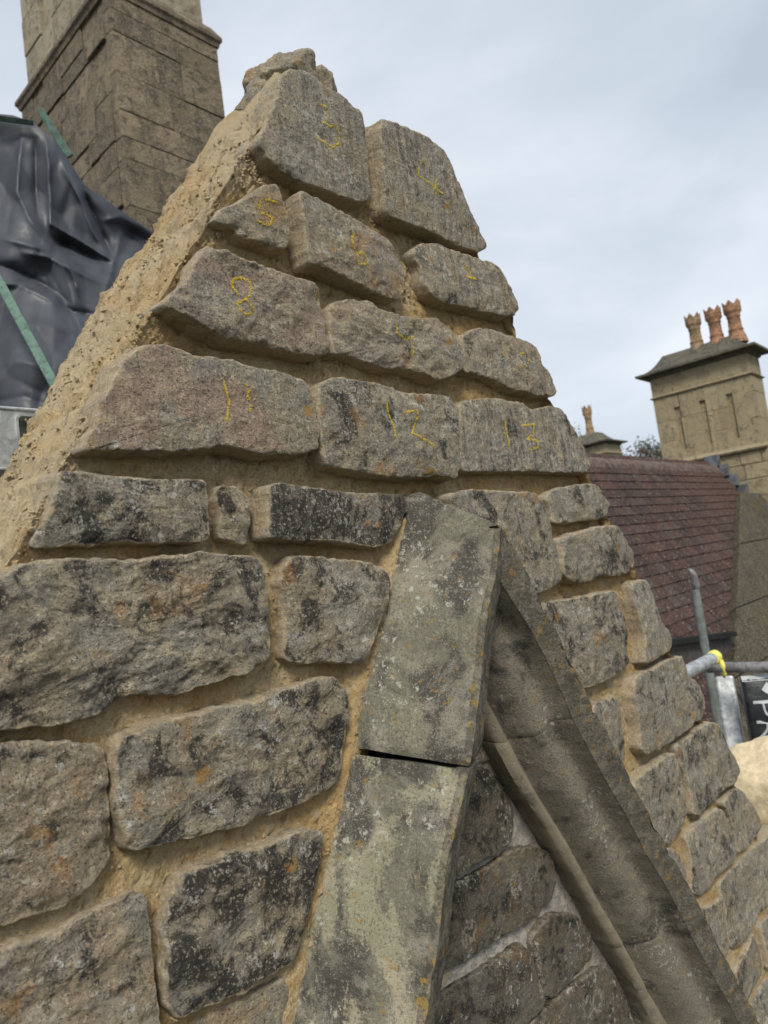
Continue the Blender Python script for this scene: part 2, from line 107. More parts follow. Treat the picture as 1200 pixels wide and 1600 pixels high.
# ------------------------------------------------------------------ noise
def _hash(ix, iy, iz, seed):
    h = (ix*374761393 + iy*668265263 + iz*2147483647 + seed*974634777) & 0xffffffff
    h = ((h ^ (h >> 13))*1274126177) & 0xffffffff
    h = ((h ^ (h >> 16))*2246822519) & 0xffffffff
    return (h ^ (h >> 15)) & 0xffffffff
_G = np.array([[1,1,0],[-1,1,0],[1,-1,0],[-1,-1,0],[1,0,1],[-1,0,1],[1,0,-1],[-1,0,-1],[0,1,1],[0,-1,1],[0,1,-1],[0,-1,-1]], float)
def perlin(P, seed=0):
    P = np.asarray(P, float); I = np.floor(P).astype(np.int64); f = P - I; u = f*f*f*(f*(f*6-15)+10)
    def g(dx, dy, dz):
        k = _hash(I[:,0]+dx, I[:,1]+dy, I[:,2]+dz, seed) % 12
        return np.einsum('ij,ij->i', _G[k], f-np.array([dx, dy, dz]))
    x00 = g(0,0,0)*(1-u[:,0])+g(1,0,0)*u[:,0]; x10 = g(0,1,0)*(1-u[:,0])+g(1,1,0)*u[:,0]
    x01 = g(0,0,1)*(1-u[:,0])+g(1,0,1)*u[:,0]; x11 = g(0,1,1)*(1-u[:,0])+g(1,1,1)*u[:,0]
    return (x00*(1-u[:,1])+x10*u[:,1])*(1-u[:,2]) + (x01*(1-u[:,1])+x11*u[:,1])*u[:,2]
def fbm(P, freq, octv=4, gain=.5, seed=0, ridged=False):
    P = np.asarray(P, float); s = np.zeros(len(P)); a = 1.; t = 0.
    for i in range(octv):
        n = perlin(P*freq + 17.3*i, seed+i)
        if ridged: n = 1-2*np.abs(n)-.45
        s += a*n; t += a; a *= gain; freq *= 2.03
    return s/t*1.6

# ------------------------------------------------------------------ objects
def wloc(o):
    p = Vector((0, 0, 0))
    while o: p += o.location; o = o.parent
    return p
def mk(name, V, F, mat, parent=None, origin=None, smooth=False, attrs=None, color=None, sharp=None):
    V = np.asarray(V, float)
    if origin is None: origin = V.mean(0)
    origin = np.asarray(origin, float)
    me = bpy.data.meshes.new(name); me.from_pydata((V-origin).tolist(), [], F); me.update()
    if mat: me.materials.append(mat)
    if smooth: me.polygons.foreach_set('use_smooth', [True]*len(me.polygons))
    if sharp: me.set_sharp_from_angle(angle=rad(sharp))
    if attrs:
        for k, v in attrs.items():
            a = me.attributes.new(k, 'FLOAT', 'POINT'); a.data.foreach_set('value', np.asarray(v, np.float32))
    o = bpy.data.objects.new(name, me); COL.objects.link(o)
    if parent: o.parent = parent; o.location = Vector(origin) - wloc(parent)
    else: o.location = origin
    if color: o.color = color
    return o
def empty(name, loc, label, cat, group=None):
    o = bpy.data.objects.new(name, None); COL.objects.link(o); o.location = loc; o.empty_display_size = .1
    tag(o, label, cat, group); return o
def tag(o, label, cat, group=None):
    o['label'] = label; o['category'] = cat
    if group: o['group'] = group
    return o
def gridfaces(nr, nc, base=0, flip=False, wrap=False):
    f = []
    for i in range(nr-1):
        for j in range(nc if wrap else nc-1):
            a = base+i*nc+j; b = base+i*nc+(j+1) % nc; c = b+nc; d = a+nc
            f.append((a, d, c, b) if flip else (a, b, c, d))
    return f
def box(x0, x1, y0, y1, z0, z1, c=0.):
    """box, corners chamfered by c"""
    if c <= 0:
        V = [(x, y, z) for x in (x0, x1) for y in (y0, y1) for z in (z0, z1)]
        return V, [(0,1,3,2),(4,6,7,5),(0,4,5,1),(2,3,7,6),(0,2,6,4),(1,5,7,3)]
    V = []; idx = {}
    xs, ys, zs = (x0, x1), (y0, y1), (z0, z1)
    for i in (0, 1):
        for j in (0, 1):
            for k in (0, 1):
                s = [1 if q == 0 else -1 for q in (i, j, k)]
                for ax in range(3):
                    p = [xs[i], ys[j], zs[k]]
                    for b in range(3):
                        if b != ax: p[b] += s[b]*c
                    idx[i, j, k, ax] = len(V); V.append(p)
    F = []
    for ax in range(3):
        o = [a for a in range(3) if a != ax]
        for sd_ in (0, 1):
            q = []
            for a, b in ((0,0),(1,0),(1,1),(0,1)):
                t = [0, 0, 0]; t[ax] = sd_; t[o[0]] = a; t[o[1]] = b; q.append(idx[(*t, ax)])
            F.append(q)
        for a in (0, 1):
            for b in (0, 1):
                t0 = [0,0,0]; t0[o[0]] = a; t0[o[1]] = b; t1 = list(t0); t1[ax] = 1
                F.append([idx[(*t0, o[0])], idx[(*t1, o[0])], idx[(*t1, o[1])], idx[(*t0, o[1])]])
    for i in (0, 1):
        for j in (0, 1):
            for k in (0, 1): F.append([idx[i, j, k, 0], idx[i, j, k, 1], idx[i, j, k, 2]])
    cen = np.array([(x0+x1)/2, (y0+y1)/2, (z0+z1)/2]); Va = np.array(V, float); G = []
    for f in F:
        p = Va[f]; nrm = np.cross(p[1]-p[0], p[2]-p[0])
        G.append(tuple(f) if nrm @ (p.mean(0)-cen) > 0 else tuple(f[::-1]))
    return V, G
def tube(A, B, r, n=14, cap=True, r2=None):
    A = Vector(A); B = Vector(B); d = (B-A).normalized(); q = d.to_track_quat('Z', 'Y'); r2 = r if r2 is None else r2
    V = []; F = []
    for P, rr in ((A, r), (B, r2)):
        for i in range(n):
            a = 2*math.pi*i/n; V.append(tuple(P + q @ Vector((rr*math.cos(a), rr*math.sin(a), 0))))
    for i in range(n): F.append((i, (i+1) % n, n+(i+1) % n, n+i))
    if cap: F.append(tuple(range(n))[::-1]); F.append(tuple(range(n, 2*n)))
    return V, F
def obox(A, B, wv, tv):
    """bar from A to B with full width vector wv and full thickness vector tv"""
    A, B, wv, tv = (np.array(q, float) for q in (A, B, wv, tv)); V = []
    for P in (A, B):
        for a, b in ((-1,-1),(1,-1),(1,1),(-1,1)): V.append(P+wv*a/2+tv*b/2)
    return V, [(3,2,1,0),(4,5,6,7),(0,1,5,4),(1,2,6,5),(2,3,7,6),(3,0,4,7)]
def merge(parts):
    V = []; F = []
    for v, f in parts:
        b = len(V); V += [tuple(q) for q in v]; F += [tuple(i+b for i in q) for q in f]
    return V, F
def lathe(prof, n=20, cx=0, cy=0):
    V = []; F = []
    for r, z in prof:
        for i in range(n):
            a = 2*math.pi*i/n; V.append((cx+r*math.cos(a), cy+r*math.sin(a), z))
    return V, gridfaces(len(prof), n, 0, False, True)

# ------------------------------------------------------------------ materials
class NT:
    def __init__(s, name):
        s.m = bpy.data.materials.new(name); s.m.use_nodes = True; s.t = s.m.node_tree; s.N = s.t.nodes
        for n in list(s.N): s.N.remove(n)
        s.out = s.N.new('ShaderNodeOutputMaterial'); s.b = s.N.new('ShaderNodeBsdfPrincipled'); s.l(s.b.outputs[0], s.out.inputs[0])
        s.set('Roughness', .9); s.set('Specular IOR Level', .25)
    def l(s, a, b): s.t.links.new(a, b)
    def set(s, k, v):
        if hasattr(v, 'links'): s.l(v, s.b.inputs[k])
        else: s.b.inputs[k].default_value = v
    def new(s, t, **k):
        n = s.N.new(t)
        for a, v in k.items(): setattr(n, a, v)
        return n
    def put(s, sock, v):
        if hasattr(v, 'links'): s.l(v, sock)
        elif v is not None: sock.default_value = v
    def coord(s, rand=True, scale=None):
        c = s.new('ShaderNodeTexCoord').outputs['Object']
        if rand:
            oi = s.new('ShaderNodeObjectInfo'); q = s.new('ShaderNodeVectorMath', operation='SCALE'); q.inputs[0].default_value = (31.7, 57.1, 83.3)
            s.l(oi.outputs['Random'], q.inputs['Scale']); a = s.new('ShaderNodeVectorMath', operation='ADD'); s.l(c, a.inputs[0]); s.l(q.outputs[0], a.inputs[1]); c = a.outputs[0]
        return c
    def vscale(s, c, v):
        a = s.new('ShaderNodeVectorMath', operation='MULTIPLY'); s.l(c, a.inputs[0]); a.inputs[1].default_value = v; return a.outputs[0]
    def noise(s, c, sc, det=4, ro=.55, dist=0.):
        n = s.new('ShaderNodeTexNoise'); s.l(c, n.inputs['Vector']); n.inputs['Scale'].default_value = sc; n.inputs['Detail'].default_value = det
        n.inputs['Roughness'].default_value = ro; n.inputs['Distortion'].default_value = dist; return s.mr(n.outputs[0], .32, .68, 0., 1., False)
    def vor(s, c, sc, feat='F1', out='Distance', rnd=1.):
        n = s.new('ShaderNodeTexVoronoi', feature=feat); s.l(c, n.inputs['Vector']); n.inputs['Scale'].default_value = sc; n.inputs['Randomness'].default_value = rnd
        return n.outputs[out]
    def mr(s, v, a, b, c=0., d=1., smooth=True):
        n = s.new('ShaderNodeMapRange'); n.interpolation_type = 'SMOOTHSTEP' if smooth else 'LINEAR'
        for i, q in enumerate((v, a, b, c, d)): s.put(n.inputs[i], q)
        return n.outputs[0]
    def math(s, op, a, b=None, c=None):
        n = s.new('ShaderNodeMath', operation=op)
        for i, q in enumerate((a, b, c)):
            if q is not None: s.put(n.inputs[i], q)
        return n.outputs[0]
    def mix(s, f, a, b, mode='MIX'):
        n = s.new('ShaderNodeMix', data_type='RGBA', blend_type=mode)
        s.put(n.inputs[0], f)
        for i, q in ((6, a), (7, b)):
            if isinstance(q, tuple): q = (*q, 1) if len(q) == 3 else q
            s.put(n.inputs[i], q)
        return n.outputs[2]
    def attr(s, k):
        n = s.new('ShaderNodeAttribute', attribute_name=k); return n.outputs['Fac']
    def bump(s, h, dist, strength=1., prev=None):
        n = s.new('ShaderNodeBump'); n.inputs['Strength'].default_value = strength; n.inputs['Distance'].default_value = dist; s.l(h, n.inputs['Height'])
        if prev: s.l(prev, n.inputs['Normal'])
        return n.outputs[0]

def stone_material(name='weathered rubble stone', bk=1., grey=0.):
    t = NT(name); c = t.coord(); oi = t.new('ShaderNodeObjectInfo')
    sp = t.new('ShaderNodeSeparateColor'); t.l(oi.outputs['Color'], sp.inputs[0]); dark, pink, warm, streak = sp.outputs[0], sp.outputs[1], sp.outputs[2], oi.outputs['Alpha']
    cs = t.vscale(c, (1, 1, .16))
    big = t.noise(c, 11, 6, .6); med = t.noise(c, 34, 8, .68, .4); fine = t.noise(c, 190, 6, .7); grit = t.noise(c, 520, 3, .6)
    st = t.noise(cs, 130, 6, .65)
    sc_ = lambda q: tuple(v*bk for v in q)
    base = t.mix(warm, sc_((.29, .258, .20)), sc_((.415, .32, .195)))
    base = t.mix(t.mr(big, .3, .7), base, sc_((.315, .29, .235)))
    base = t.mix(t.math('MULTIPLY', pink, t.mr(t.noise(c, 7, 4), .3, .62)), base, sc_((.40, .27, .20)))
    base = t.mix(t.mr(med, .5, .85, 0, .6), base, sc_((.56, .46, .30)))
    # dark crust
    th = t.mr(dark, 0., 1., .72, .33, False)
    dn = t.math('ADD', t.math('MULTIPLY', t.noise(c, 21, 10, .7, .5), .6), t.math('ADD', t.math('MULTIPLY', fine, .18), t.math('MULTIPLY', t.noise(c, 6, 3, .5, .4), .22)))
    dm = t.mr(dn, th, t.math('ADD', th, .17))
    base = t.mix(t.math('MULTIPLY', dm, .92), base, (.038, .036, .033))
    rust = t.math('MULTIPLY', t.mr(t.noise(c, 13, 6, .6, .5), .62, .85), t.mr(t.noise(c, 4, 2), .5, .75)); base = t.mix(t.math('MULTIPLY', rust, .65), base, sc_((.46, .26, .10)))
    # tooling streaks
    sm = t.math('MULTIPLY', streak, t.mr(st, .5, .68)); base = t.mix(t.math('MULTIPLY', sm, .6), base, (.46, .42, .35))
    sm2 = t.math('MULTIPLY', streak, t.mr(t.noise(t.vscale(c, (1, 1, .12)), 70, 5, .7), .55, .72)); base = t.mix(t.math('MULTIPLY', sm2, .5), base, (.08, .074, .064))
    # pale speckle and white crust
    base = t.mix(t.mr(fine, .58, .88, 0, .65), base, sc_((.68, .61, .47)))
    wc = t.math('MULTIPLY', t.mr(t.noise(c, 70, 7, .75), .66, .78), t.mr(t.noise(c, 9, 2), .5, .68)); base = t.mix(t.math('MULTIPLY', wc, .8), base, (.62, .6, .54))
    # dark pits
    base = t.mix(t.mr(t.noise(c, 260, 4, .6), .32, .12, 0, .7), base, (.06, .05, .042))
    # lichen: orange dots, grey rosettes
    vd = t.vor(c, 19); vc = t.vor(c, 19, out='Color'); vs_ = t.new('ShaderNodeSeparateColor'); t.l(vc, vs_.inputs[0])
    wob = t.math('ADD', vd, t.math('MULTIPLY', t.noise(c, 150, 3), .28))
    lm = t.math('MULTIPLY', t.mr(wob, .36, .28), t.mr(vs_.outputs[0], .84, .87)); base = t.mix(t.math('MULTIPLY', lm, .8), base, (.42, .235, .06))
    ring = t.math('MULTIPLY', t.mr(t.math('ABSOLUTE', t.math('SUBTRACT', wob, .48)), .09, .02), t.mr(vs_.outputs[1], .88, .9)); base = t.mix(t.math('MULTIPLY', ring, .6), base, (.52, .47, .38))
    # mortar smears and fresh breaks at the edges, with highlights painted on rims and ridges
    ed = t.attr('edge'); em = t.mr(t.math('ADD', ed, t.math('MULTIPLY', t.math('SUBTRACT', med, .5), .9)), .5, .95)
    buff = t.mix(t.mr(fine, .35, .65), (.50, .385, .235), (.60, .50, .35)); base = t.mix(t.math('MULTIPLY', em, .8), base, buff)
    pt = t.new('ShaderNodeNewGeometry').outputs['Pointiness']
    base = t.mix(t.mr(pt, .512, .57, 0, .5), base, (.58, .52, .42))
    t.set('Base Color', base); t.set('Roughness', .92)
    h = t.math('ADD', t.math('MULTIPLY', med, 1.), t.math('MULTIPLY', fine, .55)); h = t.math('ADD', h, t.math('MULTIPLY', t.math('MULTIPLY', st, streak), .7))
    h = t.math('ADD', h, t.math('MULTIPLY', t.mr(t.vor(c, 150), 0., .3), .25))
    b = t.bump(h, .0048, 1.); b = t.bump(grit, .0009, .9, b); t.set('Normal', b)
    return t.m
def mortar_material():
    t = NT('buff lime mortar'); c = t.coord(False)
    n1 = t.noise(c, 5, 6, .62, .6); n2 = t.noise(c, 45, 7, .7); n3 = t.noise(c, 330, 5, .7); n4 = t.noise(c, 900, 2, .6)
    base = t.mix(t.mr(n1, .35, .65), (.72, .495, .225), (.78, .60, .345))
    base = t.mix(t.mr(n2, .6, .9, 0, .55), base, (.76, .63, .43))
    base = t.mix(t.mr(n2, .36, .1, 0, .55), base, (.56, .36, .16))
    base = t.mix(t.mr(n3, .65, .95, 0, .45), base, (.8, .7, .52)); base = t.mix(t.mr(n3, .33, .08, 0, .5), base, (.42, .26, .11))
    n5 = t.noise(c, 150, 5, .72); base = t.mix(t.mr(n5, .40, .12, 0, .6), base, (.44, .275, .12)); base = t.mix(t.mr(n5, .62, .9, 0, .5), base, (.80, .68, .46))
    rk = t.attr('rake'); base = t.mix(t.math('MULTIPLY', rk, t.mr(n1, .25, .6, .35, .85)), base, (.72, .59, .39))
    t.set('Base Color', base); t.set('Roughness', .96); t.set('Specular IOR Level', .1)
    h = t.math('ADD', n2, t.math('MULTIPLY', n3, .8)); h = t.math('ADD', h, t.math('MULTIPLY', n5, 1.3)); h = t.math('SUBTRACT', h, t.math('MULTIPLY', t.mr(t.vor(c, 120), .25, .05), .35))
    mpn = t.new('ShaderNodeMapping'); t.l(c, mpn.inputs[0]); mpn.inputs['Rotation'].default_value = (0, -.574, 0); mpn.inputs['Scale'].default_value = (1, 1, .35)
    dg = t.noise(mpn.outputs[0], 85, 5, .65); h = t.math('ADD', h, t.math('MULTIPLY', t.math('MULTIPLY', dg, rk), .8))
    b = t.bump(h, .0068, 1.); b = t.bump(n4, .0012, .9, b); t.set('Normal', b); return t.m
def old_mortar_material():
    t = NT('grey old lime mortar'); c = t.coord(False); n2 = t.noise(c, 26, 7, .65); n3 = t.noise(c, 240, 5, .7)
    base = t.mix(t.mr(n2, .38, .62), (.33, .305, .265), (.50, .455, .39)); base = t.mix(t.mr(t.noise(c, 12, 4), .66, .85, 0, .6), base, (.19, .17, .165))
    base = t.mix(t.mr(n3, .58, .72, 0, .6), base, (.6, .56, .5)); base = t.mix(t.mr(t.noise(c, 15, 5, .6), .72, .82, 0, .6), base, (.48, .34, .2))
    t.set('Base Color', base); t.set('Normal', t.bump(t.math('ADD', n2, t.math('MULTIPLY', n3, .5)), .004)); return t.m
def hood_material():
    t = NT('dressed hood stone'); c = t.coord(); oi = t.new('ShaderNodeObjectInfo'); sp = t.new('ShaderNodeSeparateColor'); t.l(oi.outputs['Color'], sp.inputs[0])
    big = t.noise(c, 6, 6, .6, .3); med = t.noise(c, 22, 8, .7); fine = t.noise(c, 230, 6, .7); grit = t.noise(c, 600, 2)
    base = t.mix(t.mr(big, .4, .6), (.20, .19, .145), (.28, .26, .205)); base = t.mix(sp.outputs[2], base, (.26, .228, .178))
    pn = t.noise(t.vscale(c, (1, 1, .4)), 13, 4, .5, .6); pm = t.math('MULTIPLY', t.mr(t.math('ADD', t.math('MULTIPLY', pn, .75), t.math('MULTIPLY', fine, .25)), .54, .70), sp.outputs[1])
    dn = t.math('ADD', t.math('MULTIPLY', t.noise(c, 12, 9, .68, .4), .6), t.math('MULTIPLY', fine, .4)); th = t.mr(sp.outputs[0], 0, 1, .72, .42, False)
    base = t.mix(t.math('MULTIPLY', t.mr(dn, th, t.math('ADD', th, .12)), .85), base, (.05, .049, .045))
    base = t.mix(t.math('MULTIPLY', pm, .7), base, t.mix(t.mr(big, .4, .6), (.36, .35, .23), (.46, .40, .28)))
    base = t.mix(t.mr(fine, .6, .85, 0, .45), base, (.46, .44, .34)); base = t.mix(t.mr(fine, .4, .15, 0, .6), base, (.06, .057, .045))
    wc = t.math('MULTIPLY', t.mr(t.noise(c, 75, 6, .75), .68, .8), t.mr(t.noise(c, 8, 2), .55, .7)); base = t.mix(t.math('MULTIPLY', wc, .7), base, (.56, .55, .47))
    # orange lichen, mostly along the arris
    ed = t.attr('edge'); lipm = t.mr(ed, .4, .54); base = t.mix(t.math('MULTIPLY', lipm, t.mr(fine, .2, .7, .85, .5)), base, (.085, .076, .058))
    on = t.noise(c, 52, 7, .72); om = t.mr(t.math('ADD', on, t.math('MULTIPLY', ed, .2)), .80, .92); base = t.mix(t.math('MULTIPLY', om, .75), base, (.34, .215, .055))
    pm2 = t.mr(t.math('ADD', t.math('MULTIPLY', ed, .35), t.noise(c, 55, 4)), .8, .95); base = t.mix(t.math('MULTIPLY', pm2, .22), base, (.42, .38, .28))
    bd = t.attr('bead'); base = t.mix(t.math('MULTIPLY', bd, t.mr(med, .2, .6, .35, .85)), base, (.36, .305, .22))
    t.set('Base Color', base); t.set('Roughness', .93)
    b = t.bump(t.math('ADD', t.math('MULTIPLY', med, .7), t.math('MULTIPLY', fine, .7)), .0022, .9); b = t.bump(grit, .0008, .7, b); t.set('Normal', b); return t.m
def ashlar_material(name, a, b, dark, damt):
    t = NT(name); c = t.coord(); oi = t.new('ShaderNodeObjectInfo'); big = t.noise(c, 3, 5, .6); med = t.noise(c, 14, 8, .65); fine = t.noise(c, 90, 5, .7)
    base = t.mix(t.mr(oi.outputs['Random'], 0, 1, 0, 1, False), a, b); base = t.mix(t.mr(big, .42, .62, 0, .6), base, a)
    th = .66-.22*damt
    base = t.mix(t.mr(t.math('ADD', t.math('MULTIPLY', med, .65), t.math('MULTIPLY', fine, .35)), th, th+.13, 0, .8), base, dark)
    base = t.mix(t.mr(t.noise(t.vscale(c, (1, 1, .3)), 6, 5, .6), .58, .7, 0, .65*damt+.1), base, dark)
    base = t.mix(t.mr(fine, .62, .74, 0, .5), base, (.5, .45, .36))
    t.set('Base Color', base); t.set('Normal', t.bump(t.math('ADD', med, t.math('MULTIPLY', fine, .5)), .012, .9)); return t.m
def plain(name, colr, rough=.8, metal=0., var=.25, sc=20, bump=.002, spec=.3):
    t = NT(name); c = t.coord(); n = t.noise(c, sc, 6, .65); d = tuple(q*(1-var) for q in colr); u = tuple(min(1, q*(1+var)) for q in colr)
    t.set('Base Color', t.mix(t.mr(n, .35, .65), d, u)); t.set('Roughness', t.mr(t.noise(c, sc*2.3, 4), .3, .7, rough*.85, min(1, rough*1.12))); t.set('Metallic', metal); t.set('Specular IOR Level', spec)
    t.set('Normal', t.bump(n, bump, .6)); return t.m

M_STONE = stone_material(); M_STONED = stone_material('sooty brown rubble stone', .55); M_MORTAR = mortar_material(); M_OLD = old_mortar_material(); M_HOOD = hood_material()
M_CH1 = ashlar_material('sooty chimney ashlar', (.15, .12, .08), (.30, .235, .155), (.055, .045, .036), .5)
M_CH1B = ashlar_material('pale chimney ashlar', (.36, .31, .22), (.44, .38, .27), (.10, .085, .065), .3)
M_CH2 = ashlar_material('golden chimney ashlar', (.34, .275, .165), (.40, .33, .205), (.12, .105, .075), .2)
M_CAP = ashlar_material('mossy cap stone', (.10, .095, .07), (.14, .13, .09), (.04, .04, .035), .7)
M_COPE = ashlar_material('mossy coping stone', (.075, .062, .036), (.105, .085, .048), (.035, .032, .022), .7)
M_JOINT = plain('chimney joint mortar', (.13, .105, .075), .95, var=.35)
M_CHALK = plain('yellow wax crayon', (.72, .53, .035), .7, var=.12, sc=300)
M_TARP = plain('dark grey plastic tarpaulin', (.046, .052, .063), .57, var=.12, sc=6, bump=.001, spec=.45)
M_GREEN = plain('green treated timber', (.105, .175, .142), .75, var=.16, sc=26, bump=.004)
M_ALU = plain('dull aluminium', (.52, .54, .53), .45, .55, var=.12, sc=40, bump=.001)
M_GALV = plain('galvanised scaffold tube', (.42, .44, .45), .5, .5, var=.2, sc=30, bump=.001)
M_GALVD = plain('weathered scaffold tube', (.20, .195, .2), .6, .3, var=.25, sc=30, bump=.001)
M_YTAPE = plain('yellow tape', (.78, .72, .16), .5, var=.15, sc=50)
M_POT = plain('terracotta chimney pot', (.28, .155, .09), .85, var=.25, sc=16, bump=.004)
M_POT2 = plain('buff chimney pot', (.26, .18, .105), .85, var=.25, sc=16, bump=.004)
M_LEAD = plain('lead flashing', (.14, .15, .165), .5, .3, var=.25, sc=14)
M_BLACK = plain('black gutter', (.012, .012, .013), .5, var=.2)
M_WALLD = plain('house wall with eave shade in colour', (.045, .038, .036), .9, var=.35, sc=9)  # dark tone paints in the shade below the eave
M_WOOD = plain('scaffold board', (.35, .27, .17), .85, var=.3, sc=18, bump=.004)
M_BAGK = plain('black printed plastic', (.022, .025, .028), .4, var=.2, sc=12, bump=.006)
M_BAGW = plain('white printed plastic', (.42, .44, .46), .45, var=.1, sc=12)
M_CREAM = plain('fresh cut cream limestone', (.60, .50, .33), .9, var=.10, sc=30, bump=.004)
def tile_material():
    t = NT('red brown clay tile'); c = t.coord(); oi = t.new('ShaderNodeObjectInfo'); r = oi.outputs['Random']; n = t.noise(c, 22, 6, .7)
    base = t.mix(r, (.036, .023, .020), (.078, .040, .031)); base = t.mix(t.mr(t.math('FRACT', t.math('MULTIPLY', r, 17.3)), .84, .88, 0, .6), base, (.075, .06, .055))
    base = t.mix(t.mr(n, .5, .7, 0, .6), base, (.05, .03, .028)); base = t.mix(t.mr(t.noise(c, 55, 5, .7), .78, .86, 0, .85), base, (.40, .34, .29))
    t.set('Base Color', base); t.set('Roughness', .8); t.set('Normal', t.bump(n, .006)); return t.m
M_TILE = tile_material()
def leaf_material(name, a, b):
    t = NT(name); oi = t.new('ShaderNodeNewGeometry'); t.set('Base Color', t.mix(oi.outputs['Random Per Island'], a, b)); return t.m

# site sight lines used when setting out the things behind the wall
CAMV = np.array([0, -.8, 6.0]); Rn, Un, Fn = (np.array(q) for q in (cr, cu, fw))
def view_dir(x, y): return Fn+Rn*(x-600)/1110-Un*(y-800)/1110
def at(x, y, d): return CAMV+view_dir(x, y)*d

# ------------------------------------------------------------------ ground
def ground():
    t = NT('rough grass and gravel yard'); c = t.coord(False); n = t.noise(c, .35, 6, .6)
    t.set('Base Color', t.mix(t.mr(n, .45, .6), (.10, .09, .075), (.055, .075, .03))); t.set('Normal', t.bump(t.noise(c, 9, 6, .7), .05))
    R_ = 1500; V = [(-R_, -R_, 0), (R_, -R_, 0), (R_, R_, 0), (-R_, R_, 0)]
    o = mk('ground', V, [(0, 1, 2, 3)], t.m, origin=(0, 0, 0)); o['kind'] = 'structure'
ground()

# ------------------------------------------------------------------ gable wall
KL, BL = .647, -3.641        # left rake  x = KL*z + BL
KR, BR = -.672, 5.817        # right rake x = KR*z + BR
ZT, ZB, TH = 6.835, 4.35, .37
def lerp_line(Ln, z):
    zz = np.array([p[1] for p in Ln][::-1]); xx = np.array([p[0] for p in Ln][::-1])
    lo = np.polyfit(zz, xx, 1); z = np.asarray(z, float); r = np.interp(z, zz, xx)
    r = np.where(z < zz[0], xx[0]+(z-zz[0])*lo[0], r); return np.where(z > zz[-1], xx[-1]+(z-zz[-1])*lo[0], r)
def sstep(a, b, x):
    t = np.clip((x-a)/(b-a), 0, 1); return t*t*(3-2*t)
wall = empty('stone_gable_wall', (1.0, .18, 0), 'steep rubble stone gable wall with numbered stones and sandy mortar, no coping yet', 'wall')
def build_mortar():
    nr = 400; zs = np.linspace(ZB, ZT, nr); nf = 430; nd = 62
    rows = []; nrm = []; rake = []
    for z in zs:
        xl = max(KL*z+BL, -.45); xr = min(KR*z+BR-.035, 2.85)
        f = np.linspace(0, 1, nf); X = xl+(xr-xl)*f**1.35
        yl = np.linspace(float(np.interp(z, [5.9, 6.2, 6.35, 6.5, 6.66, 6.85], [.29, .275, .285, .335, .335, .29])), .0, nd+1)[:-1]
        px = np.concatenate([np.full(nd, xl), X, np.full(nd, xr)]); py = np.concatenate([yl, np.zeros(nf), yl[::-1]])
        rows.append(np.stack([px, py, np.full(len(px), z)], 1))
        nl = np.array([-1, 0, KL])/math.hypot(1, KL); nq = np.array([1, 0, -KR])/math.hypot(1, KR); n0 = np.array([0, -1, 0.])
        a = np.exp(-np.maximum(X-xl, 0)/.02)[:, None]*.5; b = np.exp(-np.maximum(xr-X, 0)/.02)[:, None]*.5
        NF = n0*(1-a-b)+nl*a+nq*b
        c = np.exp(-yl/.02)[:, None]*.5
        NL = nl*(1-c)+n0*c; NR = (nq*(1-c)+n0*c)[::-1]
        q = np.concatenate([NL, NF, NR]); nrm.append(q/np.linalg.norm(q, axis=1, keepdims=True))
        rake.append(np.concatenate([np.ones(nd), np.exp(-np.maximum(X-xl, 0)/.03), np.zeros(nd)]))
    nc = len(rows[0]); P = np.concatenate(rows); NN = np.concatenate(nrm); RK = np.concatenate(rake)
    j = np.tile(np.arange(nc), nr); front = (j >= nd) & (j < nd+nf)
    X, Y, Z = P.T
    xl = np.maximum(KL*Z+BL, -.45); xr = KR*Z+BR-.035
    # recess of the joint surface behind the stone faces
    dep = .034 - .011*sstep(6.06, 5.96, Z)*sstep(.95, .75, X)
    dep = dep - .008*sstep(5.9, 5.55, Z)*sstep(.8, .6, X)
    dep = np.where(X > 1.2, .030-.017*sstep(5.35, 5.0, Z), dep)
    e0 = lerp_line(LINE_E0, Z); dep = dep*(1-np.exp(-((X-e0)/.03)**2)*(Z < 6.1)*.6)
    dep = dep - .020*np.exp(-np.maximum(X-xl, 0)/.045)*sstep(5.8, 6.1, Z)*(.95+fbm(P, 9, 2, .5, 77)*.5)
    dep = dep + .014*fbm(P, 5, 3, .5, 5)*sstep(.02, .05, dep)
    e1 = lerp_line(LINE_E1, Z)+.0; l1 = lerp_line(LINE_L1, Z)
    ins = sstep(.0, .03, X-(e0+.05))*sstep(.0, .03, (l1-.02)-X)*(Z < 6.02)
    dep = dep*(1-ins)+.13*ins
    # drag marks running down the rake and lumps
    s = Z*1.19
    Q = np.stack([s*.28, Y*1.0, X*.3], 1)
    drag = fbm(Q, 44, 4, .62, 11)*.0105 + fbm(Q, 15, 3, .5, 12)*.008
    lumps = fbm(P, 7, 4, .55, 21)*.013 + np.clip(fbm(P, 34, 3, .5, 22)-.2, 0, 1)*.010 - np.clip(fbm(P*np.array([.6, 1.2, .6]), 30, 3, .55, 24)-.27, 0, 1)*.028
    lumps = lumps + np.clip(fbm(P, 26, 3, .5, 23)-.3, 0, 1)*.022*sstep(.2, .29, Y)
    fine = fbm(P, 80, 3, .7, 31)*.0032
    side = (~front)*1.0
    d = fine + side*(drag+lumps) + front*(fbm(P, 14, 4, .6, 33)*.0035-np.clip(fbm(P*np.array([1, 1, 1.6]), 44, 3, .6, 35)-.28, 0, 1)*.016)
    d = d + front*RK*(lumps)*.6 + front*sstep(.022, .04, dep)*fbm(P, 27, 4, .62, 37)*.008
    P2 = P + NN*d[:, None]
    P2[:, 1] += np.where(front, dep, np.exp(-Y/.03)*.02*(j < nd)*sstep(5.8, 6.1, Z))
    V = P2.tolist(); F = gridfaces(nr, nc)
    # top cap
    top = (nr-1)*nc; b0 = len(V); nb = 30; cols = list(range(nd, nd+nf, 4))
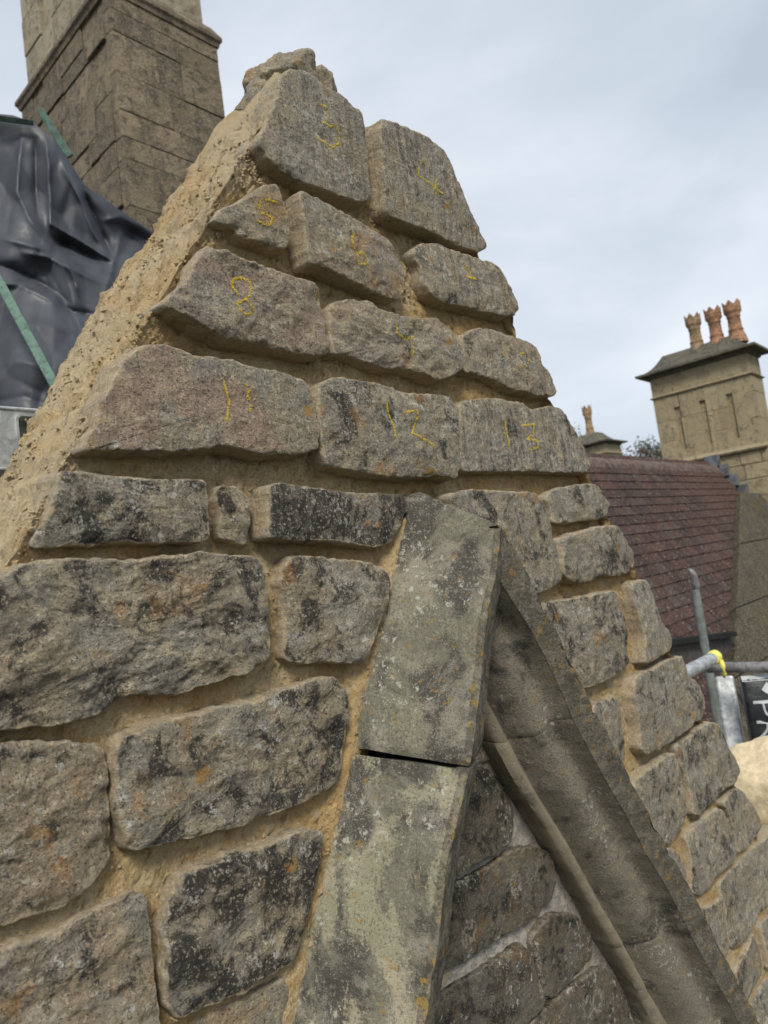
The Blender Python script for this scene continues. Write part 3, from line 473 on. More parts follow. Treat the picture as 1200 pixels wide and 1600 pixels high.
    for k in range(nb):
        for cidx in cols:
            p = P2[top+cidx]; yy = p[1]+(.29-p[1])*k/(nb-1); q = np.array([[p[0], yy, p[2]]])
            hh = max(0., min((p[0]-.778)*1.545, .105, (.985-p[0])*1.1))*float(sstep(.05, .10, yy))
            rough_ = 0 if k == 0 else float(fbm(q, 14, 3, .5, 41)[0])*.010+float(fbm(q, 55, 3, .6, 42)[0])*.004
            V.append((p[0]-(.012 if cidx == nd and k else 0), yy, p[2]+hh+rough_-(.035 if cidx == nd and k else 0)))
    RK2 = np.concatenate([RK, np.ones(nb*len(cols))])
    F += gridfaces(nb, len(cols), b0)
    # back
    for i in range(nr-1): a = i*nc; F.append((a, a+nc, a+2*nc-1, a+nc-1))
    o = mk('mortar', V, F, M_MORTAR, wall, origin=(1, .18, 5.6), smooth=True, attrs={'rake': RK2})
    # loose crumbs and grit stuck to the mortar
    rg = np.random.default_rng(5); cand = np.where((ins < .05) & (Y < .30) & (X > .1) & (X < 2.2) & (Z > 5.3) & ((j < nd+nf) | (RK > .5)))[0]
    wt = (.25+np.clip(fbm(P[cand], 6, 3, .5, 91)+.15, 0, 1)*2)*np.where(side[cand] > .5, 1.5, 1.)/(np.hypot(X[cand], .8)**1.5); pick = rg.choice(cand, 13000, True, wt/wt.sum())
    oc = np.array([(1,0,0),(-1,0,0),(0,1,0),(0,-1,0),(0,0,1),(0,0,-1)], float); of = [(0,2,4),(2,1,4),(1,3,4),(3,0,4),(2,0,5),(1,2,5),(3,1,5),(0,3,5)]; GV = []; GF = []
    sz = np.clip(rg.lognormal(math.log(.0021), .48, 13000), .0009, .0065)
    for k, i_ in enumerate(pick):
        q = (oc*rg.uniform(.6, 1.3, (6, 3)))*sz[k]; a_ = rg.uniform(0, 6.28); ca, sa = math.cos(a_), math.sin(a_); q = np.stack([q[:, 0]*ca-q[:, 2]*sa, q[:, 1], q[:, 0]*sa+q[:, 2]*ca], 1)
        c_ = P2[i_]+rg.normal(0, .003, 3)*(1-np.abs(NN[i_]))+NN[i_]*sz[k]*.15; b = len(GV); GV += (q+c_).tolist(); GF += [tuple(v+b for v in f_) for f_ in of]
    g = mk('mortar_crumbs', GV, GF, M_MORTAR, wall, origin=(1, .18, 5.6), attrs={'rake': np.full(len(GV), .6)}); g['kind'] = 'stuff'
    return o
build_mortar()
V, F = box(-.43, 2.83, .10, .28, 0.004, ZB+.01); mk('lower_masonry', V, F, M_JOINT, wall)

def resample(P, n):
    P = np.asarray(P, float); Q = np.vstack([P, P[:1]]); d = np.r_[0, np.cumsum(np.linalg.norm(np.diff(Q, axis=0), axis=1))]
    t = np.linspace(0, d[-1], n, endpoint=False); return np.stack([np.interp(t, d, Q[:, i]) for i in range(2)], 1), d[-1]
def chaikin(P):
    P = np.asarray(P, float); Q = np.roll(P, -1, 0); return np.stack([.87*P+.13*Q, .13*P+.87*Q], 1).reshape(-1, 2)
def build_stone(outline, w, rough, bulge, col, num, strokes, seed, parent, back=.11, smear=1., mat=None):
    rough *= .00085; bulge *= .00035
    O = np.asarray(outline); cen = O.mean(0)
    area = 0
    for a, b in zip(O, np.roll(O, -1, 0)): area += a[0]*b[1]-b[0]*a[1]
    if area < 0: O = O[::-1]
    dist = math.hypot(cen[0], .8, )
    sp = .0034*max(1., dist/1.0)
    O = chaikin(O); O, per = resample(O, 24); O, per = resample(chaikin(np.asarray(outline) if area > 0 else np.asarray(outline)[::-1]), max(60, min(380, int(per/sp))))
    n = len(O); cen = O.mean(0)
    e3 = np.stack([O[:, 0], np.full(n, seed*1.7), O[:, 1]], 1)
    nrm2 = np.roll(O, -1, 0)-np.roll(O, 1, 0); nrm2 = np.stack([nrm2[:, 1], -nrm2[:, 0]], 1); nrm2 /= np.linalg.norm(nrm2, axis=1, keepdims=True)+1e-9
    O = O + nrm2*(fbm(e3, 60, 3, .6, seed)*.0028 + fbm(e3, 17, 2, .5, seed+3)*.0016 + .0022)[:, None]
    rmin = np.linalg.norm(O-cen, axis=1); size = float(np.median(rmin))
    r = min(.0034, size*.07)
    prof = [(min(.035, size*.4), -back), (min(.012, size*.2), -.07), (-.003, -.055), (-.002, -.04), (-.001, -.028), (0., -.016), (r*.10, -.007), (r*.3, -.003), (r*.7, -.001), (r*1.15, -.0004)]
    K = max(10, int(size/sp*.95)); V = []; rings = 0; ed = []; side = []
    for ins, d in prof:
        s = 1-ins/rmin; q = cen+(O-cen)*s[:, None]; V.append(np.stack([q[:, 0], np.full(n, -(w+d)), q[:, 1]], 1)); rings += 1
        ed += [1.0 if d < -.006 else .8]*n; side += [min(1., max(0., -d/.02))]*n
    s0 = 1-prof[-1][0]/rmin
    for k in range(1, K):
        f = 1-(k/K); s = s0*f; q = cen+(O-cen)*s[:, None]; V.append(np.stack([q[:, 0], np.full(n, -w), q[:, 1]], 1)); rings += 1
        ins = (1-s)*rmin; ed += list(.62*np.exp(-ins/.007)); side += [0.]*n
    V = np.concatenate(V+[np.array([[cen[0], -w, cen[1]]])]); ed = np.array(ed+[0.]); side = np.array(side+[0.])
    nr_ = np.concatenate([np.tile(nrm2, (rings, 1)), [[0, 0]]])
    P = V+np.array([seed*3.1, 0, seed*1.3])
    rad_in = np.concatenate([np.tile(np.linspace(0, 1, 1), 1)]*0+[np.concatenate([np.zeros(n*len(prof))]+[np.full(n, k/K) for k in range(1, K)]+[np.ones(1)])])
    # split-face relief: broad hollows, ledges along the bed, chips
    q = P*np.array([1, 1, 1.5])
    rel = fbm(q, 7, 3, .5, seed+1)*1.1 + fbm(q, 19, 4, .55, seed+2)*.7 + fbm(P, 13, 3, .55, seed+4, True)*.55
    led = fbm(P*np.array([.45, 1, 1.6]), 15, 3, .5, seed+5); led = np.round(led*3.2)/3.2*.6+led*.4
    rel = rel + led*.5*min(1, rough/.006)
    fin = fbm(P, 75, 3, .6, seed+6)*.0013*(.6+rough/.008)
    tilt = random.Random(seed).uniform(-.012, .012)*(V[:, 0]-cen[0])/max(size, .05)*.5 + random.Random(seed+9).uniform(-.004, .004)*(V[:, 2]-cen[1])/max(size, .05)
    edge_chip = np.clip(fbm(P, 28, 3, .5, seed+7)-.1, 0, 1)*.010*np.exp(-np.concatenate([np.zeros(n*len(prof)), *( [((1-s0*(1-k/K))*rmin) for k in range(1, K)] ), [.2]])/.009)
    df = (1-side)*(rel*rough + bulge*np.sin(np.minimum(1, rad_in*1.7)*math.pi/2) - bulge*.5 + fin + tilt - edge_chip)
    V[:, 1] -= df
    sd_ = side*(fbm(P, 22, 4, .55, seed+8)*.0035 + fin); V[:, 0] += nr_[:, 0]*sd_; V[:, 2] += nr_[:, 1]*sd_
    F = gridfaces(rings, n, 0, False, True); c = len(V)-1; b = (rings-1)*n
    F += [(b+i, b+(i+1) % n, c) for i in range(n)]
    o = mk('stone', V, F, mat or M_STONE, parent, origin=(cen[0], -w, cen[1]), smooth=True, attrs={'edge': ed*smear}, color=col)
    if num:
        o['label'] = 'squared stone crayoned with a yellow number ' + num
        bvh = BVHTree.FromPolygons([tuple(v) for v in V], F); rng = random.Random(seed+50); NV = []; NF = []
        faint = {'10': .45, '9': .6, '7': .7, '3': .8, '13': .75}.get(num, 1.)
        wd = .0024*(.75+.25*dist)
        for stx in strokes:
            S_ = np.asarray(stx); d = np.r_[0, np.cumsum(np.linalg.norm(np.diff(S_, axis=0), axis=1))]
            for tt in np.arange(0, d[-1], .0009):
                x = np.interp(tt, d, S_[:, 0]); z = np.interp(tt, d, S_[:, 1])
                gate = float(perlin(np.array([[x*140, seed, z*140]]), 3)[0])
                if gate < -.24 + (1-faint)*.4: continue
                for _ in range(3):
                    xx = x+rng.gauss(0, wd*.45); zz = z+rng.gauss(0, wd*.45); h = bvh.ray_cast(Vector((xx, -w-.1, zz)), Vector((0, 1, 0)), .3)
                    if h[0] is None: continue
                    nn = h[1]; nn = nn if nn.y < 0 else -nn; a = rng.uniform(0, 6.28); rr = rng.uniform(.35, .8)*wd*.55
                    t1 = nn.orthogonal().normalized(); t2 = nn.cross(t1); p = h[0]+nn*.0006; b0 = len(NV)
                    for i in range(4):
                        an = a+i*math.pi/2; NV.append(p+t1*math.cos(an)*rr*rng.uniform(.6, 1.3)+t2*math.sin(an)*rr*rng.uniform(.6, 1.3))
                    NV.append(p+nn*.0005)
                    NF += [(b0+i, b0+(i+1) % 4, b0+4) for i in range(4)]
        if NV:
            k = mk('crayon_number', [tuple(v) for v in NV], NF, M_CHALK, o); k['label'] = 'yellow crayon number ' + num
    return o
for i, (ol, w_, rg, bu, co, num, st) in enumerate(WALL_STONES): build_stone(ol, w_, rg, bu, co, num, st, 100+i*13, wall)
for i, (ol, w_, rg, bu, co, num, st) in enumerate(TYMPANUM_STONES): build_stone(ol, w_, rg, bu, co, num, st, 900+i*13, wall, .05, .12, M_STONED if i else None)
# a few courses that carry on past the edges of the view
EXTRA = [(-.30, -.02, 5.93, 6.0+.02), (-.40, .02, 5.72, 5.86), (-.42, .0, 5.50, 5.66), (-.42, -.05, 5.30, 5.46), (0.0, .33, 5.26, 5.40), (-.4, .1, 5.08, 5.22), (.14, .46, 5.06, 5.20), (2.36, 2.62, 4.80, 4.93), (2.38, 2.70, 4.62, 4.76), (2.15, 2.33, 4.46, 4.60)]
for i, (x0, x1, z0, z1) in enumerate(EXTRA):
    rg = random.Random(i); j = lambda: rg.uniform(-.008, .008)
    pts = [(x0+j(), z0+j()), ((x0+x1)/2, z0+j()), (x1+j(), z0+j()), (x1+j(), (z0+z1)/2), (x1+j(), z1+j()), ((x0+x1)/2, z1+j()), (x0+j(), z1+j()), (x0+j(), (z0+z1)/2)]
    build_stone(pts, 0., 6, 7, (.4, 0, .4, .1), None, (), 1300+i*13, wall)

def tympanum_bed():
    zs = np.linspace(ZB+.02, 6.0, 210); nc = 130; P = []
    for z in zs:
        a = lerp_line(LINE_E0, z)+.09; b = lerp_line(LINE_L5, z)+.03; b = max(b, a+.01)
        P.append(np.stack([np.linspace(a, b, nc), np.full(nc, -TYM_W), np.full(nc, z)], 1))
    P = np.concatenate(P); P[:, 1] -= fbm(P, 10, 4, .5, 71)*.003+fbm(P, 50, 3, .6, 72)*.002 - .001
    mk('old_pointing', P, gridfaces(len(zs), nc), M_OLD, wall, smooth=True)
TYM_W = -.037
tympanum_bed()

# hood mould: weathering, lip, cavetto and inner bead, in blocks
hood = bpy.data.objects.new('hood_mould', None); COL.objects.link(hood); hood.parent = wall; hood.location = Vector((1, -.05, 5.5))-wloc(wall)
hood['label'] = 'dressed pointed hood mould with mossy weathered slope and lichened lip'
MITRE = .9885
_ot = [0., .05, .12, .22, .35, .48, .60, .72, .83, .92, 1.]; _oy = [-.13, -.106, -.092, -.087, -.0865, -.086, -.083, -.076, -.063, -.044, -.018]
OGEE_T = np.linspace(0, 1, 200); OGEE_Y = np.interp(OGEE_T, _ot, _oy); OGEE_Y = np.convolve(np.pad(OGEE_Y, 8, 'edge'), np.ones(17)/17, 'valid'); OGEE_Y[0] = -.13
def hood_block(z0a, z1a, left, seed, col, skew=0., zb0=0., zb1=0., gap=1.):
    """one block between heights z0a (lower) and z1a (upper) measured on the arris"""
    nz = max(24, int(abs(z1a-z0a)/.0055)); rows = []; edg = []
    for i in range(nz):
        f = i/(nz-1); z = z0a+(z1a-z0a)*f
        sec = []
        if left:
            zb = zb0+(zb1-zb0)*f     # the mitre and the joints climb towards the wall
            x0 = float(lerp_line(LINE_E0, zb)); x1 = float(lerp_line(LINE_E1, z)); k = 1
            sec += [(x0-.012, .09, zb), (x0-.010, .03, zb)]
            for t in np.linspace(0, 1, 26): sec.append((x0+(x1-x0)*t, -.15*t-.0, zb+(z-zb)*t))
            x2 = x1+.052; x3 = x1+.125; xb = x3+.02
            d = [(x2, -.13), (x3, -.02), (xb, -.012), (xb+.012, .03)]
        else:
            x1 = float(lerp_line(LINE_L1, z)); zz = z
            x0 = x1+.085; sec += [(x0+.012, .09, z+skew), (x0+.010, .03, z+skew)]
            for t in np.linspace(0, 1, 12): sec.append((x0+(x1-x0)*t, -.15*t, z+skew*(1-t)))
            x2 = float(lerp_line(LINE_L2, z)); x3 = float(lerp_line(LINE_L3, z-.03)); xb = float(lerp_line(LINE_L4, z-.03)); xc = float(lerp_line(LINE_L5, z-.03))
            if z > 5.85:
                x3 = min(x3, x2-.05)
            d = [(x2, -.13), (x3, -.02), (xb, -.012), (xc, .045)]
        n2 = 10
        for t in np.linspace(0, 1, n2)[1:]: sec.append((x1+(d[0][0]-x1)*t, -.15+.02*t, z))
        for t in np.linspace(0, 1, 34)[1:]:           # hollow under the lip, then the roll
            yy = float(np.interp(t, OGEE_T, OGEE_Y)); sec.append((d[0][0]+(d[1][0]-d[0][0])*t, yy, z-.03*t))
        for t in np.linspace(0, 1, 9)[1:]:            # bead
            sec.append((d[1][0]+(d[2][0]-d[1][0])*t, -.02+.008*math.exp(-t*9)-.011*math.sin(t*math.pi)**.7+.008*t, z-.03))
        for t in np.linspace(0, 1, 5)[1:]: sec.append((d[2][0]+(d[3][0]-d[2][0])*t, d[2][1]+(d[3][1]-d[2][1])*t, z-.03))
        sec.append((d[3][0], .09, z-.03))
        if left: sec = [(min(q[0], MITRE-.0006), q[1], q[2]) if k_ >= 28 else q for k_, q in enumerate(sec)]
        else: sec = [(max(q[0], MITRE+.0006), q[1], q[2]) for q in sec]
        rows.append(sec)
    nc = len(rows[0]); P = np.array(rows).reshape(-1, 3); na = (28 if left else 14)-1
    j = np.tile(np.arange(nc), nz); ii = np.repeat(np.arange(nz), nc)
    ed = np.exp(-((j-na)/2.2)**2)*1.0; ed = np.maximum(ed, ((j >= na) & (j <= na+9))*.55); endd = np.minimum(ii, nz-1-ii)*.0055
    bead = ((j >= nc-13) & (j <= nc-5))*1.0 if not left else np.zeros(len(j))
    S_ = P+seed
    tri = P.reshape(nz, nc, 3); du = np.gradient(tri, axis=0); dv = np.gradient(tri, axis=1); nn = np.cross(du, dv).reshape(-1, 3); nn /= np.linalg.norm(nn, axis=1, keepdims=True)+1e-9
    if np.mean((nn[:, 1])[(j > 4) & (j < na)]) > 0: nn = -nn
    chip = np.clip(fbm(S_, 26, 4, .55, seed)+.02, 0, 1)*.010*np.exp(-((j-na)/1.6)**2) + np.clip(fbm(S_, 35, 3, .55, seed+5)+.05, 0, 1)*.006*gap*np.exp(-endd/.006)
    disp = fbm(S_, 8, 3, .5, seed+1)*.0028+fbm(S_, 40, 3, .6, seed+2)*.0011 - chip - .004*gap*np.exp(-endd/.002)
    P = P+nn*disp[:, None]
    F = gridfaces(nz, nc, 0, not left)
    F.append(tuple(range(nc)) if not left else tuple(range(nc))[::-1]); F.append(tuple(range((nz-1)*nc, nz*nc))[::-1] if not left else tuple(range((nz-1)*nc, nz*nc)))
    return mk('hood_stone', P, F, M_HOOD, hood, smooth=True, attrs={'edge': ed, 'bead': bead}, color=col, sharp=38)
HB = [(5.714, 6.0555, 5.747, 6.139, (.85, .3, .0, 1)), (4.9, 5.7085, 4.95, 5.739, (.92, 1., .0, 1))]
for i, (a, b, a2, b2, c) in enumerate(HB): hood_block(a, b, True, 40+i*7, c, 0., a2, b2, 1. if i < 1 else .06)
HR = [(5.7005, 6.052, (.5, .05, .85, 1)), (5.2065, 5.7, (.5, .05, .85, 1)), (4.45, 5.206, (.5, .05, .85, 1))]
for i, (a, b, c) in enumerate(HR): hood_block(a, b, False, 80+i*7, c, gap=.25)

def rubble(name, cen, radii, rot, seed, mat, parent, color, n=46, amp=.012, planes=16):
    rng = np.random.default_rng(seed); D_ = rng.normal(size=(planes, 3)); D_ /= np.linalg.norm(D_, axis=1, keepdims=True); off = rng.uniform(.72, 1., planes)
    V = []
    for i in range(n+1):
        th = math.pi*i/n
        for j in range(2*n): ph = math.pi*j/n; V.append((math.sin(th)*math.cos(ph), math.sin(th)*math.sin(ph), math.cos(th)))
    V = np.array(V); q = V@D_.T; rr = np.where(q > .05, off/np.maximum(q, .05), 9).min(1); rr = np.minimum(rr, 1.12)
    P = V*rr[:, None]*np.array(radii); P = P+V*(fbm(P+seed, 18, 4, .55, seed)*amp+fbm(P+seed, 60, 3, .6, seed+1)*.003)[:, None]
    Rm = np.array(Matrix.Rotation(rot[2], 3, 'Z') @ Matrix.Rotation(rot[1], 3, 'Y') @ Matrix.Rotation(rot[0], 3, 'X')); P = P@Rm.T+np.array(cen)
    ed = np.full(len(P), .45)
    return mk(name, P, gridfaces(n+1, 2*n, 0, True, True), mat, parent, origin=cen, smooth=True, attrs={'edge': ed}, color=color)
rubble('stone', (.892, .13, 6.955), (.056, .075, .055), (.1, -.3, .3), 3, M_STONE, wall, (.12, 0, .6, .1))['label'] = 'rough grey stone lump bedded on top of the wall'
rubble('stone', (.858, .16, 6.935), (.066, .05, .022), (.0, -.85, .2), 8, M_STONE, wall, (.08, 0, .7, 0))
rubble('stone', (.944, .11, 6.945), (.03, .05, .040), (.1, .2, .2), 12, M_STONE, wall, (.08, 0, .8, 0))

# ------------------------------------------------------------------ masonry helper for chimneys
def ashlar(parent, axis, plane, a0, a1, z0, z1, seed, hmin, hmax, lmin, lmax, mat, thick=.09, gap=.006, proud=.006, holes=(), name='stone_block', outward=-1):
    """blocks on a vertical face. axis 'x': face at y=plane running along x; 'y': face at x=plane running along y"""
    rg = random.Random(seed); z = z0
    while z < z1-.02:
        h = rg.uniform(hmin, hmax)
        if z1-(z+h) < hmin*.7: h = z1-z
        a = a0
        while a < a1-.02:
            l = rg.uniform(lmin, lmax)
            if a1-(a+l) < lmin*.8: l = a1-a
            spans = [(a, a+l, z, z+h)]
            for (ha, hb, hz0, hz1) in holes:
                new = []
                for s in spans:
                    if s[1] <= ha or s[0] >= hb or s[3] <= hz0 or s[2] >= hz1: new.append(s); continue
                    if s[0] < ha: new.append((s[0], ha, s[2], s[3]))
                    if s[1] > hb: new.append((hb, s[1], s[2], s[3]))
                    m0, m1 = max(s[0], ha), min(s[1], hb)
                    if s[2] < hz0: new.append((m0, m1, s[2], hz0))
                    if s[3] > hz1: new.append((m0, m1, hz1, s[3]))
                spans = new
            for s in spans:
                if s[1]-s[0] < .025 or s[3]-s[2] < .025: continue
                p = rg.uniform(-proud, proud); g = gap/2
                lo, hi = (plane+outward*p, plane-outward*thick) if outward < 0 else (plane-thick, plane+p)
                if axis == 'x': V, F = box(s[0]+g, s[1]-g, min(lo, hi), max(lo, hi), s[2]+g, s[3]-g, min(.008, gap*1.2))
                else: V, F = box(min(lo, hi), max(lo, hi), s[0]+g, s[1]-g, s[2]+g, s[3]-g, min(.008, gap*1.2))
                mk(name, V, F, mat, parent)
            a += l
        z += h
def ringmould(parent, x0, x1, y0, y1, prof, mat, name):
    """moulding swept round a rectangle; prof = [(outset, z), ...]"""
    V = []
    for o, z in prof: V += [(x0-o, y0-o, z), (x1+o, y0-o, z), (x1+o, y1+o, z), (x0-o, y1+o, z)]
    F = gridfaces(len(prof), 4, 0, False, True); F.append((3, 2, 1, 0)); b = 4*(len(prof)-1); F.append((b, b+1, b+2, b+3))
    return mk(name, V, F, mat, parent)

# ------------------------------------------------------------------ big sooty chimney behind the tarpaulin
CX0, CX1, CY0, CY1 = 2.489, 3.415, 3.479, 5.10
ch = empty('chimney_stack', ((CX0+CX1)/2, (CY0+CY1)/2, 0), 'massive dark sooty stone chimney stack with moulded cornice behind tarpaulin', 'chimney')
V, F = box(CX0+.02, CX1-.02, CY0+.02, CY1-.02, .004, 10.40); mk('core', V, F, M_JOINT, ch)
ashlar(ch, 'x', CY0, CX0, CX1, 6.9, 10.40, 5, .13, .36, .2, .62, M_CH1, gap=.0025, proud=.004)
ashlar(ch, 'y', CX0, CY0+.095, CY1, 6.9, 10.40, 6, .13, .30, .2, .6, M_CH1, gap=.004, proud=.014)
ringmould(ch, CX0, CX1, CY0, CY1, [(-.05, 10.39), (.012, 10.40), (.02, 10.43), (.036, 10.45), (.036, 10.48), (.02, 10.51), (-.02, 10.58), (-.1, 10.62)], M_CH1, 'cornice')
sx0, sx1, sy0, sy1 = CX0+.06, CX1-.06, CY0+.06, CY1-.03
V, F = box(sx0+.05, sx1-.03, sy0+.03, sy1-.03, 10.55, 13.6); mk('shaft_core', V, F, M_CH1B, ch)
ashlar(ch, 'x', sy0, sx0, sx1, 10.56, 13.6, 15, .3, .42, .3, .5, M_CH1B, proud=.004)
ashlar(ch, 'y', sx0, sy0+.095, sy1, 10.56, 13.6, 16, .3, .42, .4, .7, M_CH1B, proud=.004, holes=((sy0+.42, sy0+.62, 10.9, 13.4), (sy0+.98, sy0+1.18, 10.9, 13.4)))
for (y_, z0, z1) in ((4.55, 9.02, 9.3), (4.27, 8.62, 8.95), (4.02, 8.36, 8.6)):
    V, F = obox((CX0-.022, y_, z0), (CX0-.022, y_+.03, z1), (0, .05, 0), (.006, 0, 0)); mk('lead_strip', V, F, M_LEAD, ch)

# ------------------------------------------------------------------ tarpaulin
def tarpaulin():
    # ridge and foot of the sheet as measured points in the site (x, y, z)
    rx = np.array([-260, -150, 0, 20, 50, 85, 115, 132, 190, 245, 330, 420]); ry = np.array([165, 168, 178, 180, 190, 217, 262, 288, 330, 366, 430, 500]); rd = np.array([2.9, 2.95, 3., 3., 3., 3.02, 3.06, 3.1, 3.2, 3.3, 3.4, 3.5])
    ns, ntt, nb = 260, 270, 16; sx = np.linspace(-250, 410, ns); V = []
    pl = []                                         # (points in sheet coordinates, height m, half width)
    def crease(pts, h, wd): pl.append((np.array(pts, float), h, wd))
    crease([(36, 195), (30, 250), (26, 300), (45, 340), (66, 372), (78, 388)], .055, 13)
    crease([(71, 205), (76, 260), (79, 350)], .06, 6); crease([(79, 350), (110, 368), (150, 392), (182, 412)], .05, 7)
    crease([(86, 212), (104, 270), (128, 320), (146, 365), (168, 398)], .045, 7)
    crease([(128, 285), (140, 320), (158, 362), (176, 398)], -.075, 9); crease([(84, 372), (110, 385), (160, 408)], -.085, 12)
    crease([(55, 215), (56, 300), (60, 340)], -.035, 10); crease([(0, 372), (40, 382), (75, 392)], .03, 9); crease([(135, 290), (190, 335), (235, 372)], .03, 8)
    crease([(165, 345), (195, 335), (205, 340)], .03, 6); crease([(-40, 405), (20, 420), (70, 445), (105, 470)], -.05, 9); crease([(-40, 440), (30, 445), (80, 470), (100, 478)], .03, 8)
    crease([(35, 395), (75, 402), (110, 420), (150, 440)], .04, 8); crease([(100, 405), (118, 440), (122, 462)], .04, 6); crease([(85, 470), (112, 486), (150, 492)], -.04, 8)
    crease([(-60, 520), (40, 505), (130, 520)], .02, 14); crease([(-60, 585), (30, 560), (120, 600)], .018, 16); crease([(-80, 640), (40, 620), (110, 650)], -.018, 14); crease([(190, 360), (175, 420), (160, 470)], .03, 9)
    crease([(-120, 190), (-100, 330), (-60, 420)], .05, 10); crease([(-60, 180), (-50, 300), (-20, 400)], -.04, 10)
    def facets(Q):
        out = np.zeros(len(Q)); rg_ = np.random.default_rng(11)
        for sign, ns_, R_, am in ((1, 75, 70., .0013), (-1, 60, 80., .0010), (1, 220, 30., .0008)):
            sd2 = np.stack([rg_.uniform(-270, 430, ns_), rg_.uniform(140, 1000, ns_)], 1); gd = rg_.normal(size=(ns_, 2))*.55; best = np.full(len(Q), -1e9)
            for k in range(ns_):
                d_ = (Q-sd2[k])*np.array([1., .7]); best = np.maximum(best, d_@gd[k]-(d_*d_).sum(1)/(2*R_))
            out += sign*am*(best-best.mean())
        return out
    G = np.zeros((ns, ntt, 2))
    yr = np.interp(sx, rx, ry); dr = np.interp(sx, rx, rd)
    for i in range(ns): G[i, :, 0] = sx[i]; G[i, :, 1] = yr[i]+(980-yr[i])*np.linspace(0, 1, ntt)**1.15
    Q = G.reshape(-1, 2); H = np.zeros(len(Q))
    for pts, h, wd in pl:
        best = np.full(len(Q), 1e9); tpos = np.zeros(len(Q)); L_ = 0; tot = np.linalg.norm(np.diff(pts, axis=0), axis=1).sum()
        for a, b in zip(pts[:-1], pts[1:]):
            ab = b-a; l = np.linalg.norm(ab); t = np.clip(((Q-a)@ab)/(l*l), 0, 1); dd = np.linalg.norm(Q-(a+t[:, None]*ab), axis=1)
            tpos = np.where(dd < best, (L_+t*l)/tot, tpos); best = np.minimum(best, dd); L_ += l
        H += h*np.exp(-(best/wd)**.92)*np.clip(.35+np.sin(tpos*math.pi), 0, 1)
    q3 = np.stack([Q[:, 0], Q[:, 1]*.55, np.zeros(len(Q))], 1)
    H += fbm(q3+300, 1/120, 2, .5, 9)*.05 + facets(Q)
    tt = ((Q[:, 1]-np.repeat(yr, ntt))/(980-np.repeat(yr, ntt)))
    H *= sstep(0, .05, tt)
    dep = np.repeat(dr, ntt)*(1-tt)+2.05*tt + .12*np.sin(tt*math.pi) - H*1.0
    P = np.array([CAMV+view_dir(x, y)*d for (x, y), d in zip(Q, dep)]).reshape(ns, ntt, 3)
    # back slope of the sheet, falling away behind the ridge
    back = []
    for k in range(1, nb):
        f = k/(nb-1); p = P[:, 0, :].copy(); p += np.array([.25, .75, 0])*f*1.1; p[:, 2] += .02*math.sin(f*3)-1.5*f*f; back.append(p)
    B = np.stack(back[::-1], 1); P = np.concatenate([B, P], 1); n2 = P.shape[1]
    o = mk('tarpaulin', P.reshape(-1, 3), gridfaces(ns, n2, 0, False), M_TARP, smooth=True); md = o.modifiers.new('thickness', 'SOLIDIFY'); md.thickness = .003
    tag(o, 'creased dark grey plastic tarpaulin draped below the sooty chimney', 'tarpaulin'); return P
TP = tarpaulin()
def batten(A, B, wd, th, label, name='timber_batten', mat=None):
    A = np.array(A); B = np.array(B); d = (B-A)/np.linalg.norm(B-A); v = (A+B)/2-CAMV; v /= np.linalg.norm(v); s = np.cross(d, v); s /= np.linalg.norm(s); t = np.cross(s, d)
    V, F = obox(A, B, s*wd, t*th); o = mk(name, V, F, mat or M_GREEN); bv = o.modifiers.new('bevel', 'BEVEL'); bv.width = .003; bv.segments = 2
    return tag(o, label, 'batten', 'green timber battens')
batten(at(-60, 330, 2.66), at(110, 648, 2.36), .032, .022, 'long green timber batten strapped diagonally across the dark tarpaulin')
batten(at(62, 172, 3.2), at(110, 245, 3.25), .032, .02, 'short pale green batten poking up between tarpaulin and sooty chimney')
batten(at(-120, 168, 2.93), at(52, 192, 2.96), .022, .012, 'dark green batten lying along the top edge of the tarpaulin', mat=plain('dark wet green timber', (.03, .05, .045), .7))

